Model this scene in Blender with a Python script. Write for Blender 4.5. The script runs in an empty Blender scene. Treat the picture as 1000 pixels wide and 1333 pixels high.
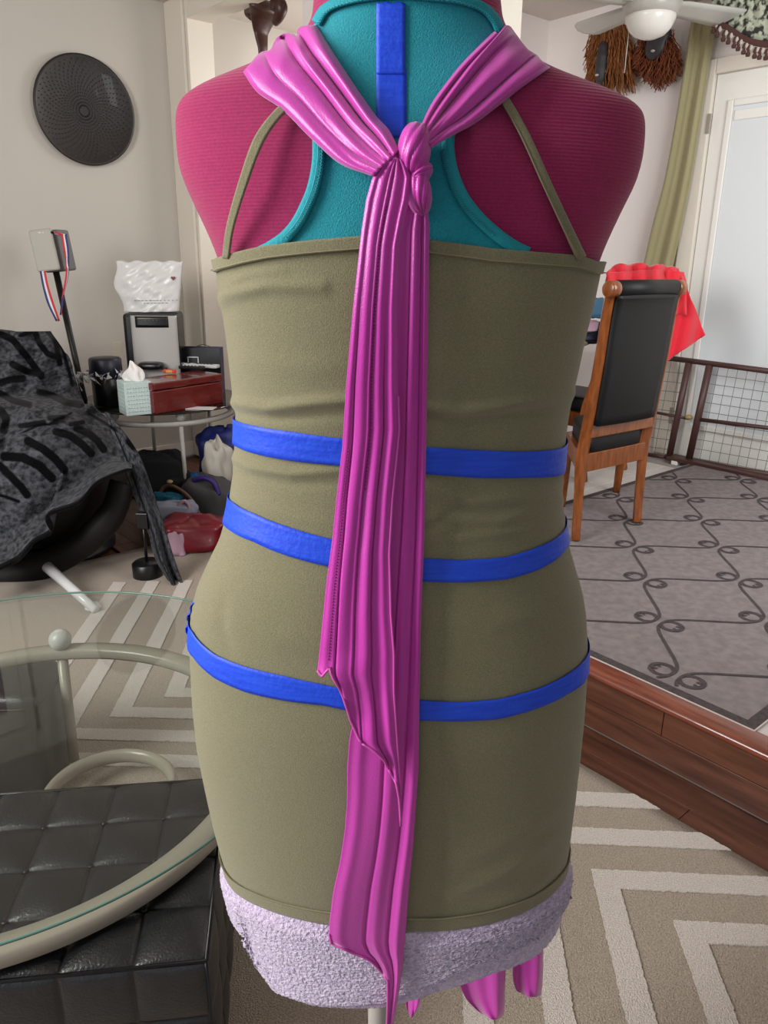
import bpy, math, random
import numpy as np
from mathutils import Vector, Matrix
random.seed(4); rng = np.random.default_rng(4)
sc = bpy.context.scene
PI = math.pi
# ------------------------------------------------------------------ camera
H = 1.35; F = 1001.0; TH = math.radians(18.2); RO = math.radians(0.7)
fw = np.array([0, math.cos(TH), -math.sin(TH)]); up0 = np.array([0, math.sin(TH), math.cos(TH)]); r0 = np.array([1., 0, 0])
RR = r0*math.cos(RO)+up0*math.sin(RO); UU = -r0*math.sin(RO)+up0*math.cos(RO); CAM = np.array([0, 0, H])
cd = bpy.data.cameras.new('camera'); cam = bpy.data.objects.new('camera', cd); sc.collection.objects.link(cam)
cd.sensor_fit = 'HORIZONTAL'; cd.sensor_width = 36; cd.lens = 36*F/1000; cd.clip_start = .02
cam.matrix_world = Matrix(((RR[0], UU[0], -fw[0], 0), (RR[1], UU[1], -fw[1], 0), (RR[2], UU[2], -fw[2], H), (0, 0, 0, 1)))
sc.camera = cam
# ------------------------------------------------------------------ world, assumed daylight lamps, added hall fill, exposure
w = bpy.data.worlds.new('world'); sc.world = w; w.use_nodes = True
bg = w.node_tree.nodes['Background']; bg.inputs[0].default_value = (.83, .91, 1.0, 1); bg.inputs[1].default_value = .46
def area(name, loc, target, sx, sy, power, col):
    l = bpy.data.lights.new(name, 'AREA'); l.shape = 'RECTANGLE'; l.size = sx; l.size_y = sy; l.energy = power; l.color = col
    o = bpy.data.objects.new(name, l); sc.collection.objects.link(o); o.location = loc
    o.rotation_euler = (Vector(target)-Vector(loc)).to_track_quat('-Z', 'Y').to_euler(); return o
area('living_key_assumed', (-2.5, .1, 2.1), (-.3, 2.2, 1.1), 1.3, 1.5, 108, (1, .98, .96))  # free-standing key lamp for assumed daylight from the left; no window built
area('dining_fill_assumed', (2.1, 1.9, 1.95), (1.5, 4.8, 1.2), 1.2, 1.3, 40, (.95, .98, 1))  # added lamp brightening the door wall and right-hand rims; dining window only assumed
area('hall_fill', (.1, 5.2, 2.2), (-.9, 5.8, 1.6), .8, .8, 16, (1, .98, .96))  # fill lamp added to lift the dark hall; no window behind it
sc.view_settings.view_transform = 'Standard'; sc.view_settings.look = 'None'; sc.view_settings.gamma = 1
sc.view_settings.use_curve_mapping = False; sc.view_settings.exposure = 0.15
# ------------------------------------------------------------------ projection helpers (photo point -> point on a real surface)
def ray(x, y): return fw+RR*(x-500)/F-UU*(y-666.5)/F
def atz(x, y, z): d = ray(x, y); return CAM+d*(z-H)/d[2]
def aty(x, y, Y): d = ray(x, y); return CAM+d*Y/d[1]
nA = np.array([.760, .649, 0]); nB = np.array([.649, -.760, 0])   # A-walls: nA.p=c ; B-walls: nB.p=c
def onpl(x, y, n, c): d = ray(x, y); return CAM+d*(c-n@CAM)/(n@d)
def pj(P):
    d = np.asarray(P)-CAM; k = d@fw; return 500+F*(d@RR)/k, 666.5-F*(d@UU)/k
A = np.array([.649, -.760, 0]); B = np.array([.760, .649, 0]); Z = np.array([0, 0, 1.])
# ------------------------------------------------------------------ object helpers
def lin(c):
    return tuple(((v/255)/12.92 if v/255 <= .04045 else ((v/255+.055)/1.055)**2.4) for v in c)+(1,)
def setp(o, label=None, cat=None, group=None, kind=None):
    if label: o['label'] = label
    if cat: o['category'] = cat
    if group: o['group'] = group
    if kind: o['kind'] = kind
    return o
base = {}
def thing(name, loc, label, cat, group=None):
    o = bpy.data.objects.new(name, None); sc.collection.objects.link(o); o.location = tuple(loc); o.empty_display_size = .05
    base[o] = np.array(loc, float); return setp(o, label, cat, group)
def obj(name, V, Fc, m, parent=None, smooth=True, label=None, cat=None, group=None, kind=None):
    V = np.asarray(V, float); b = base[parent] if parent is not None else V.mean(0)
    if parent is None: b = np.array([b[0], b[1], V[:, 2].min()])
    me = bpy.data.meshes.new(name); me.from_pydata((V-b).tolist(), [], [tuple(int(i) for i in f) for f in Fc]); me.materials.append(m)
    if smooth: me.polygons.foreach_set('use_smooth', [True]*len(me.polygons))
    me.update(); o = bpy.data.objects.new(name, me); sc.collection.objects.link(o)
    if parent is not None: o.parent = parent
    else: o.location = tuple(b)
    base[o] = b; return setp(o, label, cat, group, kind)
def solid(o, t, off=-1):
    m = o.modifiers.new('s', 'SOLIDIFY'); m.thickness = t; m.offset = off; return o
def bevel(o, wd, seg=2):
    m = o.modifiers.new('b', 'BEVEL'); m.width = wd; m.segments = seg; m.limit_method = 'ANGLE'; m.angle_limit = .6; return o
def subs(o, n=1):
    m = o.modifiers.new('u', 'SUBSURF'); m.levels = n; m.render_levels = n; return o
def boxg(c, e1, e2, e3, h):     # centre, axes, half sizes
    c = np.asarray(c, float); V = [c+sx*h[0]*e1+sy*h[1]*e2+sz*h[2]*e3 for sx in (-1, 1) for sy in (-1, 1) for sz in (-1, 1)]
    return V, [(0, 1, 3, 2), (4, 6, 7, 5), (0, 4, 5, 1), (2, 3, 7, 6), (0, 2, 6, 4), (1, 5, 7, 3)]
X1 = np.array([1., 0, 0]); Y1 = np.array([0, 1., 0])
def fr(deg): a = math.radians(deg); return np.array([math.cos(a), math.sin(a), 0]), np.array([-math.sin(a), math.cos(a), 0])
def box(name, c, h, m, parent=None, e=(X1, Y1), bv=.003, e3=Z, **k):
    o = obj(name, *boxg(c, e[0], e[1], e3, h), m, parent, smooth=False, **k)
    if bv: bevel(o, bv)
    return o
class MB:
    def __init__(s): s.V = []; s.F = []
    def add(s, V, Fc): n = len(s.V); s.V += [np.asarray(v, float) for v in V]; s.F += [tuple(i+n for i in f) for f in Fc]; return s
def grid(P, closeu=False, closev=False):   # P[i][j]
    P = np.asarray(P, float); n, m = P.shape[:2]; Fc = []
    for i in range(n if closeu else n-1):
        for j in range(m if closev else m-1):
            a = i*m+j; b = i*m+(j+1) % m; c = ((i+1) % n)*m+(j+1) % m; d = ((i+1) % n)*m+j
            Fc.append((a, b, c, d))
    return P.reshape(-1, 3), Fc
def cr(P, n):   # Catmull-Rom resample
    P = np.asarray(P, float); k = len(P); Q = np.vstack([2*P[0]-P[1], P, 2*P[-1]-P[-2]]); out = []
    for t in np.linspace(0, k-1-1e-9, n):
        i = int(t); f = t-i; p0, p1, p2, p3 = Q[i:i+4]
        out.append(.5*((2*p1)+(-p0+p2)*f+(2*p0-5*p1+4*p2-p3)*f*f+(-p0+3*p1-3*p2+p3)*f**3))
    return np.array(out)
def tubeg(P, r, seg=10, cap=True, ry=None, upv=None):
    P = np.asarray(P, float); n = len(P); r = np.broadcast_to(r, (n,)); ry = r if ry is None else np.broadcast_to(ry, (n,))
    T = np.gradient(P, axis=0); T /= np.linalg.norm(T, axis=1)[:, None]+1e-12
    up = np.array([0, 0, 1.]) if upv is None else np.asarray(upv, float)
    if abs(T[0]@up) > .95 and upv is None: up = np.array([1., 0, 0])
    G = []
    for i in range(n):
        a = np.cross(up, T[i]); a /= np.linalg.norm(a)+1e-12; b = np.cross(T[i], a); up = b
        th = np.arange(seg)/seg*2*PI
        G.append(P[i]+np.outer(np.cos(th)*r[i], a)+np.outer(np.sin(th)*ry[i], b))
    V, Fc = grid(G, closev=True); V = list(V)
    if cap: Fc += [tuple(range(seg))[::-1], tuple(range((n-1)*seg, n*seg))]
    return V, Fc
def tube(name, P, r, m, parent=None, seg=10, **k):
    ry = k.pop('ry', None); upv = k.pop('upv', None)
    return obj(name, *tubeg(P, r, seg, True, ry, upv), m, parent, **k)
def latheg(c, prof, seg=24, ax=Z, e=None):
    c = np.asarray(c, float); ax = np.asarray(ax, float)
    if e is None:
        a = np.cross(ax, X1 if abs(ax[0]) < .9 else Y1); a /= np.linalg.norm(a)
    else: a = e
    b = np.cross(ax, a); th = np.arange(seg)/seg*2*PI
    G = [[c+ax*h+r*(math.cos(t)*a+math.sin(t)*b) for t in th] for r, h in prof]
    V, Fc = grid(G, closev=True); n = len(prof)
    return list(V), Fc+[tuple(range(seg))[::-1], tuple(range((n-1)*seg, n*seg))]
def lathe(name, c, prof, m, parent=None, seg=24, ax=Z, **k): return obj(name, *latheg(c, prof, seg, ax), m, parent, **k)
def sph(c, r, sq=1): return [(max(r*math.sin(t), 1e-4), -r*sq*math.cos(t)) for t in np.linspace(0, PI, 13)]
def ball(name, c, r, m, parent=None, sq=1, **k): return lathe(name, c, sph(c, r, sq), m, parent, **k)
def ell(c, e1, e2, e3, h, nu=20, nv=12, f=None, p=1.0):
    c = np.asarray(c, float); G = []
    sg = lambda v: math.copysign(abs(v)**p, v)
    for i in range(nv+1):
        a = -PI/2+PI*min(max(i/nv, .004), .996); row = []
        for j in range(nu):
            t = 2*PI*j/nu; k = f(a, t) if f else 1
            row.append(c+k*(h[0]*sg(math.cos(a))*sg(math.cos(t))*e1+h[1]*sg(math.cos(a))*sg(math.sin(t))*e2+h[2]*sg(math.sin(a))*e3))
        G.append(row)
    V, Fc = grid(G, closev=True); return list(V), Fc+[tuple(range(nu))[::-1], tuple(range(nv*nu, nv*nu+nu))]
# ------------------------------------------------------------------ materials
def mat(name, col, rough=.6, rotz=0, metal=0, col2=None, scale=40, detail=3, stretch=None, bump=0, bscale=200, sheen=0, coat=0, spec=.5, contrast=(.35, .65), kind='noise', bstretch=None, trans=0):
    m = bpy.data.materials.new(name); m.use_nodes = True; nt = m.node_tree; N = nt.nodes; b = N['Principled BSDF']
    b.inputs['Base Color'].default_value = lin(col); b.inputs['Roughness'].default_value = rough; b.inputs['Metallic'].default_value = metal
    b.inputs['Specular IOR Level'].default_value = spec; b.inputs['Sheen Weight'].default_value = sheen; b.inputs['Coat Weight'].default_value = coat
    if trans: b.inputs['Transmission Weight'].default_value = trans
    tc = N.new('ShaderNodeTexCoord')
    def coords(st):
        if st is None: return tc.outputs['Object']
        src = tc.outputs['Object']
        if rotz:
            m0 = N.new('ShaderNodeMapping'); m0.inputs['Rotation'].default_value = (0, 0, rotz); nt.links.new(src, m0.inputs[0]); src = m0.outputs[0]
        mp = N.new('ShaderNodeMapping'); mp.inputs['Scale'].default_value = st; nt.links.new(src, mp.inputs[0]); return mp.outputs[0]
    if col2 is not None:
        t = N.new('ShaderNodeTexNoise'); t.inputs['Scale'].default_value = scale; t.inputs['Detail'].default_value = detail
        nt.links.new(coords(stretch), t.inputs['Vector'])
        r = N.new('ShaderNodeValToRGB'); r.color_ramp.elements[0].position = contrast[0]; r.color_ramp.elements[1].position = contrast[1]
        r.color_ramp.elements[0].color = lin(col); r.color_ramp.elements[1].color = lin(col2)
        nt.links.new(t.outputs['Fac'], r.inputs[0]); nt.links.new(r.outputs[0], b.inputs['Base Color'])
    if bump:
        if kind == 'rib':
            t = N.new('ShaderNodeTexWave'); t.wave_type = 'BANDS'; t.bands_direction = 'Z'; t.inputs['Scale'].default_value = bscale; t.inputs['Distortion'].default_value = .6; t.inputs['Detail'].default_value = 1
        else:
            t = N.new('ShaderNodeTexNoise'); t.inputs['Scale'].default_value = bscale; t.inputs['Detail'].default_value = 2
        nt.links.new(coords(bstretch), t.inputs['Vector'])
        u = N.new('ShaderNodeBump'); u.inputs['Strength'].default_value = min(bump, 1); u.inputs['Distance'].default_value = .002*max(bump, 1)
        nt.links.new(t.outputs['Fac'], u.inputs['Height']); nt.links.new(u.outputs[0], b.inputs['Normal'])
    return m
M = dict(
 wallL=mat('wall_paint', (200, 194, 184), .85, bump=.15, bscale=60), wallH=mat('hall_paint', (206, 197, 192), .85, bump=.15, bscale=60),
 wallD=mat('dining_paint', (236, 228, 224), .8, bump=.1, bscale=60), ceil=mat('ceiling_paint', (214, 205, 196), .9),
 trim=mat('trim_white', (228, 220, 206), .5, bump=.1, bscale=30), door=mat('door_white', (236, 233, 226), .4),
 blind=mat('door_glass', (222, 226, 228), .25, coat=.3),
 wood=mat('oak_plank', (68, 38, 27), .36, rotz=.864, col2=(112, 70, 51), scale=4, detail=9, stretch=(1, 9, 9), bump=.15, bscale=30, bstretch=(.6, 12, 12), contrast=(.3, .7)),
 nose=mat('nosing_wood', (92, 42, 28), .25, rotz=.864, col2=(136, 74, 54), scale=5, detail=6, stretch=(1, 10, 10), coat=.4),
 tile=mat('pale_tile', (206, 200, 192), .35, col2=(190, 184, 178), scale=6), grout=mat('grout', (150, 145, 140), .9),
 shag=mat('shag', (156, 141, 124), .95, col2=(184, 170, 154), scale=260, detail=2, bump=3, bscale=320, sheen=.2),
 shagL=mat('shag_light', (204, 194, 184), .95, col2=(226, 217, 208), scale=260, detail=2, bump=3, bscale=320, sheen=.2),
 rug=mat('rug_grey', (116, 107, 106), .9, col2=(132, 123, 122), scale=30, detail=6, stretch=(1, 1, 1), bump=.6, bscale=400),
 rugD=mat('rug_dark', (58, 50, 51), .9, col2=(74, 65, 66), scale=80, bump=.6, bscale=400), rugE=mat('rug_edge', (196, 184, 176), .9),
 knit=mat('knit_magenta', (148, 24, 80), .95, col2=(162, 33, 91), scale=500, bump=.22, bscale=115, kind='rib', sheen=.2),
 teal=mat('teal_jersey', (0, 140, 156), .8, col2=(8, 156, 170), scale=700, bump=.4, bscale=900, sheen=.2),
 tealb=mat('teal_binding', (16, 150, 164), .75, bump=.4, bscale=500), stitch=mat('teal_thread', (60, 180, 188), .8),
 olive=mat('olive_jersey', (124, 119, 90), .95, col2=(138, 133, 103), scale=900, detail=3, bump=.35, bscale=1100, sheen=.25, contrast=(.4, .62)),
 ostitch=mat('olive_thread', (146, 138, 106), .9),
 satin=mat('orchid_satin', (200, 48, 172), .36, bump=.15, bscale=900, sheen=.4, spec=.6),
 sstitch=mat('orchid_thread', (150, 24, 124), .7), shem=mat('orchid_hem', (208, 84, 178), .5),
 tape=mat('painters_tape', (16, 70, 224), .55, col2=(28, 84, 236), scale=30, stretch=(1, 1, 12), bump=.3, bscale=200),
 towel=mat('terry', (192, 174, 204), 1, col2=(218, 202, 226), scale=220, bump=1.6, bscale=300, sheen=.5),
 steel=mat('brushed_steel', (176, 172, 164), .28, 1), champ=mat('champagne_metal', (158, 150, 136), .24, 1), chrome=mat('chrome', (210, 210, 210), .12, 1),
 pearl=mat('pearl_ball', (190, 190, 184), .25, .75), gedge=mat('glass_edge', (96, 140, 130), .15, coat=.5), 
 leather=mat('black_leather', (26, 27, 30), .33, col2=(34, 35, 38), scale=60, bump=.5, bscale=260, coat=.12), lthread=mat('black_piping', (14, 14, 17), .35),
 leatherb=mat('soft_leather', (24, 21, 20), .6, spec=.25, bump=.4, bscale=80), blkpl=mat('black_plastic', (18, 18, 20), .35), navy=mat('navy_plastic', (22, 24, 40), .4),
 chairw=mat('cherry_wood', (106, 52, 14), .3, col2=(138, 74, 24), scale=8, detail=5, stretch=(8, 8, 1.5), coat=.3), chairl=mat('chair_leather', (14, 15, 16), .5, spec=.3, bump=.2, bscale=200),
 red=mat('red_cloth', (206, 14, 40), .8, bump=.5, bscale=300, sheen=.3), redbag=mat('red_bag', (122, 12, 30), .4, coat=.2),
 brown=mat('brown_metal', (74, 46, 42), .45, .3), wire=mat('grey_wire', (112, 112, 112), .5, .5), brass=mat('brass', (150, 130, 80), .3, 1),
 curtain=mat('olive_curtain', (164, 156, 118), .9, bump=.2, bscale=400, sheen=.2), raffia=mat('raffia', (128, 74, 36), .9, col2=(158, 98, 50), scale=40), raffia2=mat('raffia_dark', (112, 54, 28), .9, col2=(140, 76, 40), scale=40),
 maskw=mat('mask_black', (44, 40, 42), .5), carved=mat('carved_wood', (66, 36, 30), .4, bump=.4, bscale=60),
 valD=mat('valance_brown', (78, 46, 42), .85), lace=mat('valance_lace', (48, 46, 42), .85, col2=(176, 182, 160), scale=26, detail=2, contrast=(.45, .55)), tas=mat('tassel_tip', (186, 176, 164), .9),
 fanw=mat('fan_blade', (196, 194, 186), .4), dome=mat('opal_glass', (226, 222, 214), .25),
 disc=mat('disc_wood', (34, 27, 25), .42, coat=.1), discs=mat('disc_carving', (52, 43, 40), .28),
 frameW=mat('frame_white', (206, 200, 188), .5), matte=mat('picture_mat', (214, 208, 196), .8), art=mat('picture_print', (40, 62, 104), .5, col2=(150, 110, 100), scale=4),
 spk=mat('speaker_case', (176, 172, 160), .5), spks=mat('speaker_side', (120, 118, 118), .6), rr=mat('ribbon_red', (208, 42, 58), .6), rw=mat('ribbon_white', (232, 226, 224), .6), rb=mat('ribbon_blue', (44, 54, 120), .6),
 cherry=mat('lacquer_box', (92, 18, 16), .25, coat=.5, col2=(108, 24, 20), scale=6, stretch=(1, 1, 8)), tissueb=mat('tissue_box', (206, 218, 214), .6, col2=(180, 204, 200), scale=70, stretch=(1, 1, 6)), tissue=mat('tissue', (238, 234, 230), .8),
 bagw=mat('white_pouch', (226, 224, 222), .35, coat=.2), heart=mat('pouch_heart', (120, 60, 54), .6), mark=mat('pouch_print', (130, 130, 134), .6),
 silver=mat('machine_silver', (182, 178, 174), .3, .8), purple=mat('purple_paper', (44, 30, 74), .5), card=mat('paper_card', (214, 206, 204), .6), orange=mat('orange_red', (220, 70, 50), .5), yellow=mat('lighter_yellow', (226, 170, 90), .5), remw=mat('remote_grey', (200, 204, 206), .5),
 pink=mat('pink_cloth', (176, 142, 158), .85), greyc=mat('grey_cloth', (136, 140, 154), .85), tealc=mat('teal_cloth', (10, 84, 104), .85), bluebag=mat('blue_fabric_bag', (18, 30, 96), .6), whitebag=mat('white_plastic_bag', (184, 178, 166), .5), greybag=mat('grey_bag', (70, 68, 70), .7), purp2=mat('purple_handle', (50, 30, 110), .5), cyanc=mat('cyan_cloth', (20, 90, 140), .7), blackc=mat('black_cloth', (20, 19, 22), .9), handle=mat('bag_handle', (92, 66, 50), .4),
 ltblue=mat('light_blue_pack', (110, 170, 214), .5), plate=mat('outlet_plate', (206, 198, 180), .4), wrap=mat('clear_wrap', (206, 206, 208), .12, spec=.8),
 tabw=mat('table_wood', (96, 52, 34), .35), tabtop=mat('table_edge', (150, 132, 104), .4))
def glassmat(name, tint, refl):
    m = bpy.data.materials.new(name); m.use_nodes = True; nt = m.node_tree; N = nt.nodes; N.remove(N['Principled BSDF']); out = N['Material Output']
    t = N.new('ShaderNodeBsdfTransparent'); t.inputs[0].default_value = tint; g = N.new('ShaderNodeBsdfGlossy'); g.inputs['Roughness'].default_value = .015
    f = N.new('ShaderNodeFresnel'); ge = N.new('ShaderNodeNewGeometry'); mr = N.new('ShaderNodeMapRange'); mr.inputs['To Min'].default_value = 1.5; mr.inputs['To Max'].default_value = 1/1.5; nt.links.new(ge.outputs['Backfacing'], mr.inputs['Value']); nt.links.new(mr.outputs[0], f.inputs[0]); mu = N.new('ShaderNodeMath'); mu.operation = 'MULTIPLY'; mu.inputs[1].default_value = refl; mu.use_clamp = True
    x = N.new('ShaderNodeMixShader'); nt.links.new(f.outputs[0], mu.inputs[0]); nt.links.new(mu.outputs[0], x.inputs[0]); nt.links.new(t.outputs[0], x.inputs[1]); nt.links.new(g.outputs[0], x.inputs[2]); nt.links.new(x.outputs[0], out.inputs[0]); return m
M['glass'] = glassmat('table_glass', (.93, .955, .94, 1), 1.1); M['glassS'] = glassmat('smoked_glass', (.40, .41, .42, 1), 1.2)
# ================================================================== STRUCTURE
ZC = 2.81; S = .20                 # ceiling height, raised dining floor
CW = 4.456; CR = 2.47; CS = 1.80; CL = nB@np.array([-1.5, 5.285, 0])
def AB(a, b, z=0): return nA*a+nB*b+Z*z     # a = offset across the A-walls, b = run along them
def slab(name, a0, a1, b0, b1, z0, z1, m, parent=None, bv=0, **k):
    return obj(name, *boxg(AB((a0+a1)/2, (b0+b1)/2, (z0+z1)/2), nA, nB, Z, ((a1-a0)/2, (b1-b0)/2, (z1-z0)/2)), m, parent, smooth=False, **k) if not bv else bevel(obj(name, *boxg(AB((a0+a1)/2, (b0+b1)/2, (z0+z1)/2), nA, nB, Z, ((a1-a0)/2, (b1-b0)/2, (z1-z0)/2)), m, parent, smooth=False, **k), bv)
floor = slab('floor', -4, 6, CL-.1, 5, -.12, -.015, M['wood'], kind='structure')
for i in range(5):                  # planks that show between the shag carpet and the riser
    for j in range(9):
        bb = CL+.3+j*1.15+(i % 2)*.5
        slab('plank', CS-.105*(i+1)+.001, CS-.105*i-.001, bb, bb+1.148, -.015, -.001-.001*((i+j) % 2), M['wood'], floor, .0012)
# dining platform: riser boards, nosing, tiled floor
dfl = slab('floor_dining', CS+.012, 6, -3.0, 5, -.1, S-.02, M['grout'], kind='structure')
for j in range(5):
    for i in range(2):
        slab('riser_board', CS, CS+.014, -3.0+j*1.5+i*.6*(j > 0), -3.0+j*1.5+i*.6+1.498, .001+.09*i, .089+.09*i, M['wood'], dfl, .0012)
P = [AB(CS-.028+.0*i, 0, 0) for i in range(2)]
prof = [(CS+.05, S-.02), (CS-.02, S-.022), (CS-.03, S-.012), (CS-.026, S+.001), (CS-.01, S+.006), (CS+.05, S+.004)]
obj('nosing', *grid([[AB(a, b, z) for a, z in prof] for b in np.linspace(-3.0, 5, 30)]), M['nose'], dfl)
for i in range(9):
    for j in range(17):
        a0 = CS+.05+i*.33; b0 = -2.95+j*.33
        if a0+.33 > CW: continue
        slab('floor_tile', a0+.0015, a0+.3285, b0+.0015, b0+.3285, S-.02, S, M['tile'], dfl, .0015)
slab('wall_left', -5, CW, CL-.12, CL, -.1, ZC, M['wallL'], kind='structure')
slab('baseboard_left', -5, CR-.02, CL, CL+.016, 0, .10, M['trim'], kind='structure', bv=.003)
slab('wall_far', CW, CW+.12, -4.9, 6, -.1, ZC, M['wallD'], kind='structure')
slab('baseboard_far', CW-.016, CW, 0, 6, S, S+.1, M['trim'], kind='structure', bv=.003)
bq = nB@np.array([1.024, 5.667, 0])
slab('wall_partition', CR+.15, CW, bq-.12, bq, -.1, ZC, M['wallD'], kind='structure')
slab('ceiling', -2.2, 6, CL-.12, 6, ZC, ZC+.1, M['ceil'], kind='structure')
# arch wall in the CR plane
bk = nB@onpl(232, 10, nA, CR); b1 = nB@onpl(243, 24, nA, CR); zl = onpl(243, 24, nA, CR)[2]; b3 = nB@onpl(680, 20, nA, CR+.17); b2 = nB@onpl(655, 20, nA, CR)-.3
print('arch', bk, CL, b1, zl, b2, b3)
slab('trim_1', CR, CR+.17, CL, b1, 0, ZC, M['trim'], kind='structure', bv=.004)
slab('trim_2', CR-.02, CR, CL, b1-.025, 0, ZC, M['trim'], kind='structure', bv=.006)
slab('trim_3', CR, CR+.17, b1, b3, zl, ZC, M['trim'], kind='structure', bv=.004)
slab('trim_4', CR, CR+.17, b2, b3, 0, zl, M['trim'], kind='structure', bv=.004)
slab('wall_hall', CR+1.3, CR+1.4, CL, bq-.12, -.1, ZC, M['wallH'], kind='structure')
# door with casing on the far wall
def W(x, y, c=CW): p = onpl(x, y, nA, c); return nB@p, p[2]
cb0 = W(916, 80)[0]; zt = W(923, 80)[1]; db0 = W(936, 98)[0]; dzt = W(945, 97)[1]; pb0 = W(958, 135)[0]; pzt = W(960, 139)[1]
dw = .92; db1 = db0+dw; cb1 = db1+(db0-cb0)
door = slab('door_1', CW-.012, CW-.001, db0, db1, S+.01, dzt, M['door'], kind='structure', bv=.003)
slab('door_casing', CW-.035, CW, cb0, db0-.004, S, zt, M['trim'], door, .006); slab('door_casing', CW-.035, CW, db1+.004, cb1, S, zt, M['trim'], door, .006)
slab('door_casing', CW-.035, CW, db0-.004, db1+.004, dzt+.004, zt, M['trim'], door, .006)
pz0 = S+.22
for a, b, z0, z1 in ((pb0-.035, pb0, pz0, pzt+.035), (db1-(pb0-db0), db1-(pb0-db0)+.035, pz0, pzt+.035), (pb0, db1-(pb0-db0), pzt, pzt+.035), (pb0, db1-(pb0-db0), pz0-.035, pz0)):
    slab('panel_moulding', CW-.026, CW-.012, a, b, z0, z1, M['door'], door, .006)
slab('door_glass', CW-.0145, CW-.0125, pb0, db1-(pb0-db0), pz0, pzt, M['blind'], door)
slab('blind_rail', CW-.022, CW-.0145, pb0+.012, db1-(pb0-db0)-.01, pzt-.07, pzt-.02, M['door'], door, .003)
for zz in (W(922, 163)[1], S+.9, S+.25): slab('door_hinge', CW-.045, CW-.035, db0-.012, db0+.008, zz-.05, zz+.05, M['champ'], door, .002)
p = AB(CW-.05, db1-.07, S+.98); ball('door_knob', p, .03, M['brass'], door)
# outlet on left wall
p = onpl(152, 456, nB, CL); box('outlet_plate', p+nB*.004, (.035, .004, .055), M['plate'], e=(nA, nB), label='small cream outlet plate on the grey wall behind the black cylinder', cat='outlet')
# ================================================================== SHAG CARPET (living room)
car = thing('shag_carpet', AB(.2, 0, 0), 'beige shag carpet with cream chevron stripes on the lower wooden floor', 'carpet')
cb = CR-.03
n1, n2 = 70, 110
a1c = nA@atz(877, 1063, .012)
gp = [[AB(a, b, .012) for b in np.linspace(-3.4, 3.2, n2)] for a in np.linspace(-1.6, a1c, n1)]
carp = obj('carpet_pile', *grid(gp), M['shag'], car); solid(carp, .012)
# second part beyond: carpet reaches further under the left furniture
def clipA(poly):   # keep nA.p <= a1c
    out = []; n = len(poly)
    for i in range(n):
        p, q = np.array(poly[i]), np.array(poly[(i+1) % n]); dp, dq = a1c-.004-nA[:2]@p, a1c-.004-nA[:2]@q
        if dp >= 0: out.append(p)
        if dp*dq < 0: out.append(p+(q-p)*dp/(dp-dq))
    return out
def stripe(poly):
    P2 = clipA(poly)
    if len(P2) < 3: return
    # fuzzy outline
    Q = []
    for i in range(len(P2)):
        p, q = P2[i], P2[(i+1) % len(P2)]; L = np.linalg.norm(q-p); k = max(1, int(L/.006)); nn = np.array([-(q-p)[1], (q-p)[0]])/(L+1e-9)
        for t in range(k): Q.append(p+(q-p)*t/k+nn*rng.normal(0, .0009)*(t > 0))
    V = [(x, y, .0125) for x, y in Q]+[(x, y, .0155) for x, y in Q]; n = len(Q)
    obj('carpet_stripe', V, [tuple(range(n, 2*n))]+[(i, (i+1) % n, n+(i+1) % n, n+i) for i in range(n)], M['shagL'], car, smooth=False)
ad = np.array([1, -.045]); ld = np.array([-.075, -1.0])
def Lsh(c, a, l, wd, La, Ll):      # corner, arm dir, leg dir, width
    c = np.array(c); i = c+a*wd*abs(1)+l*wd
    stripe([c, c+a*La, c+a*La+l*wd, i, i+l*(Ll-wd), c+l*Ll])
for k, La in ((-2, .5), (-1, .6), (0, .8), (1, 1.0), (2, 1.1), (3, 1.2)):
    Lsh((.489-.1405*(k-1), 1.435+.1435*(k-1)), ad, ld, .056, La, .9+.14*k)

ad2 = np.array([1, -.02]); ld2 = np.array([-.05, 1.0])
for k in range(-2, 4): Lsh((-.83+.135*k, 2.03+.115*k), ad2, ld2, .055, .62-.1*k, 1.05-.1*k)
# ================================================================== DINING RUG with scrolls
O = atz(983, 952, S+.006); ru = -A; rv = B
RP = lambda u, v, z=0: O+ru*u+rv*v+Z*z
rug = thing('dining_rug', O*np.array([1, 1, 0])+Z*S, 'grey woven rug with charcoal border and scrollwork on the raised dining floor', 'rug')
def rq(name, u0, u1, v0, v1, z0, z1, m, **k):
    V, Fc = boxg(RP((u0+u1)/2, (v0+v1)/2, (z0+z1)/2), ru, rv, Z, ((u1-u0)/2, (v1-v0)/2, (z1-z0)/2)); return obj(name, V, Fc, m, rug, smooth=False, **k)
RU, RV = 1.54, 2.5
rq('rug_field', .03, RU-.03, .03, RV-.03, -.006, 0, M['rug']); 
for q in ((0.004, .036, .004, RV-.004), (RU-.036, RU-.004, .004, RV-.004), (.036, RU-.036, .004, .036), (.036, RU-.036, RV-.036, RV-.004)): rq('rug_border', *q, -.006, .001, M['rugD'])
for q in ((0, .004, 0, RV), (RU-.004, RU, 0, RV), (.004, RU-.004, 0, .004), (.004, RU-.004, RV-.004, RV)): rq('rug_binding', *q, -.006, .0005, M['rugE'])
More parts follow.
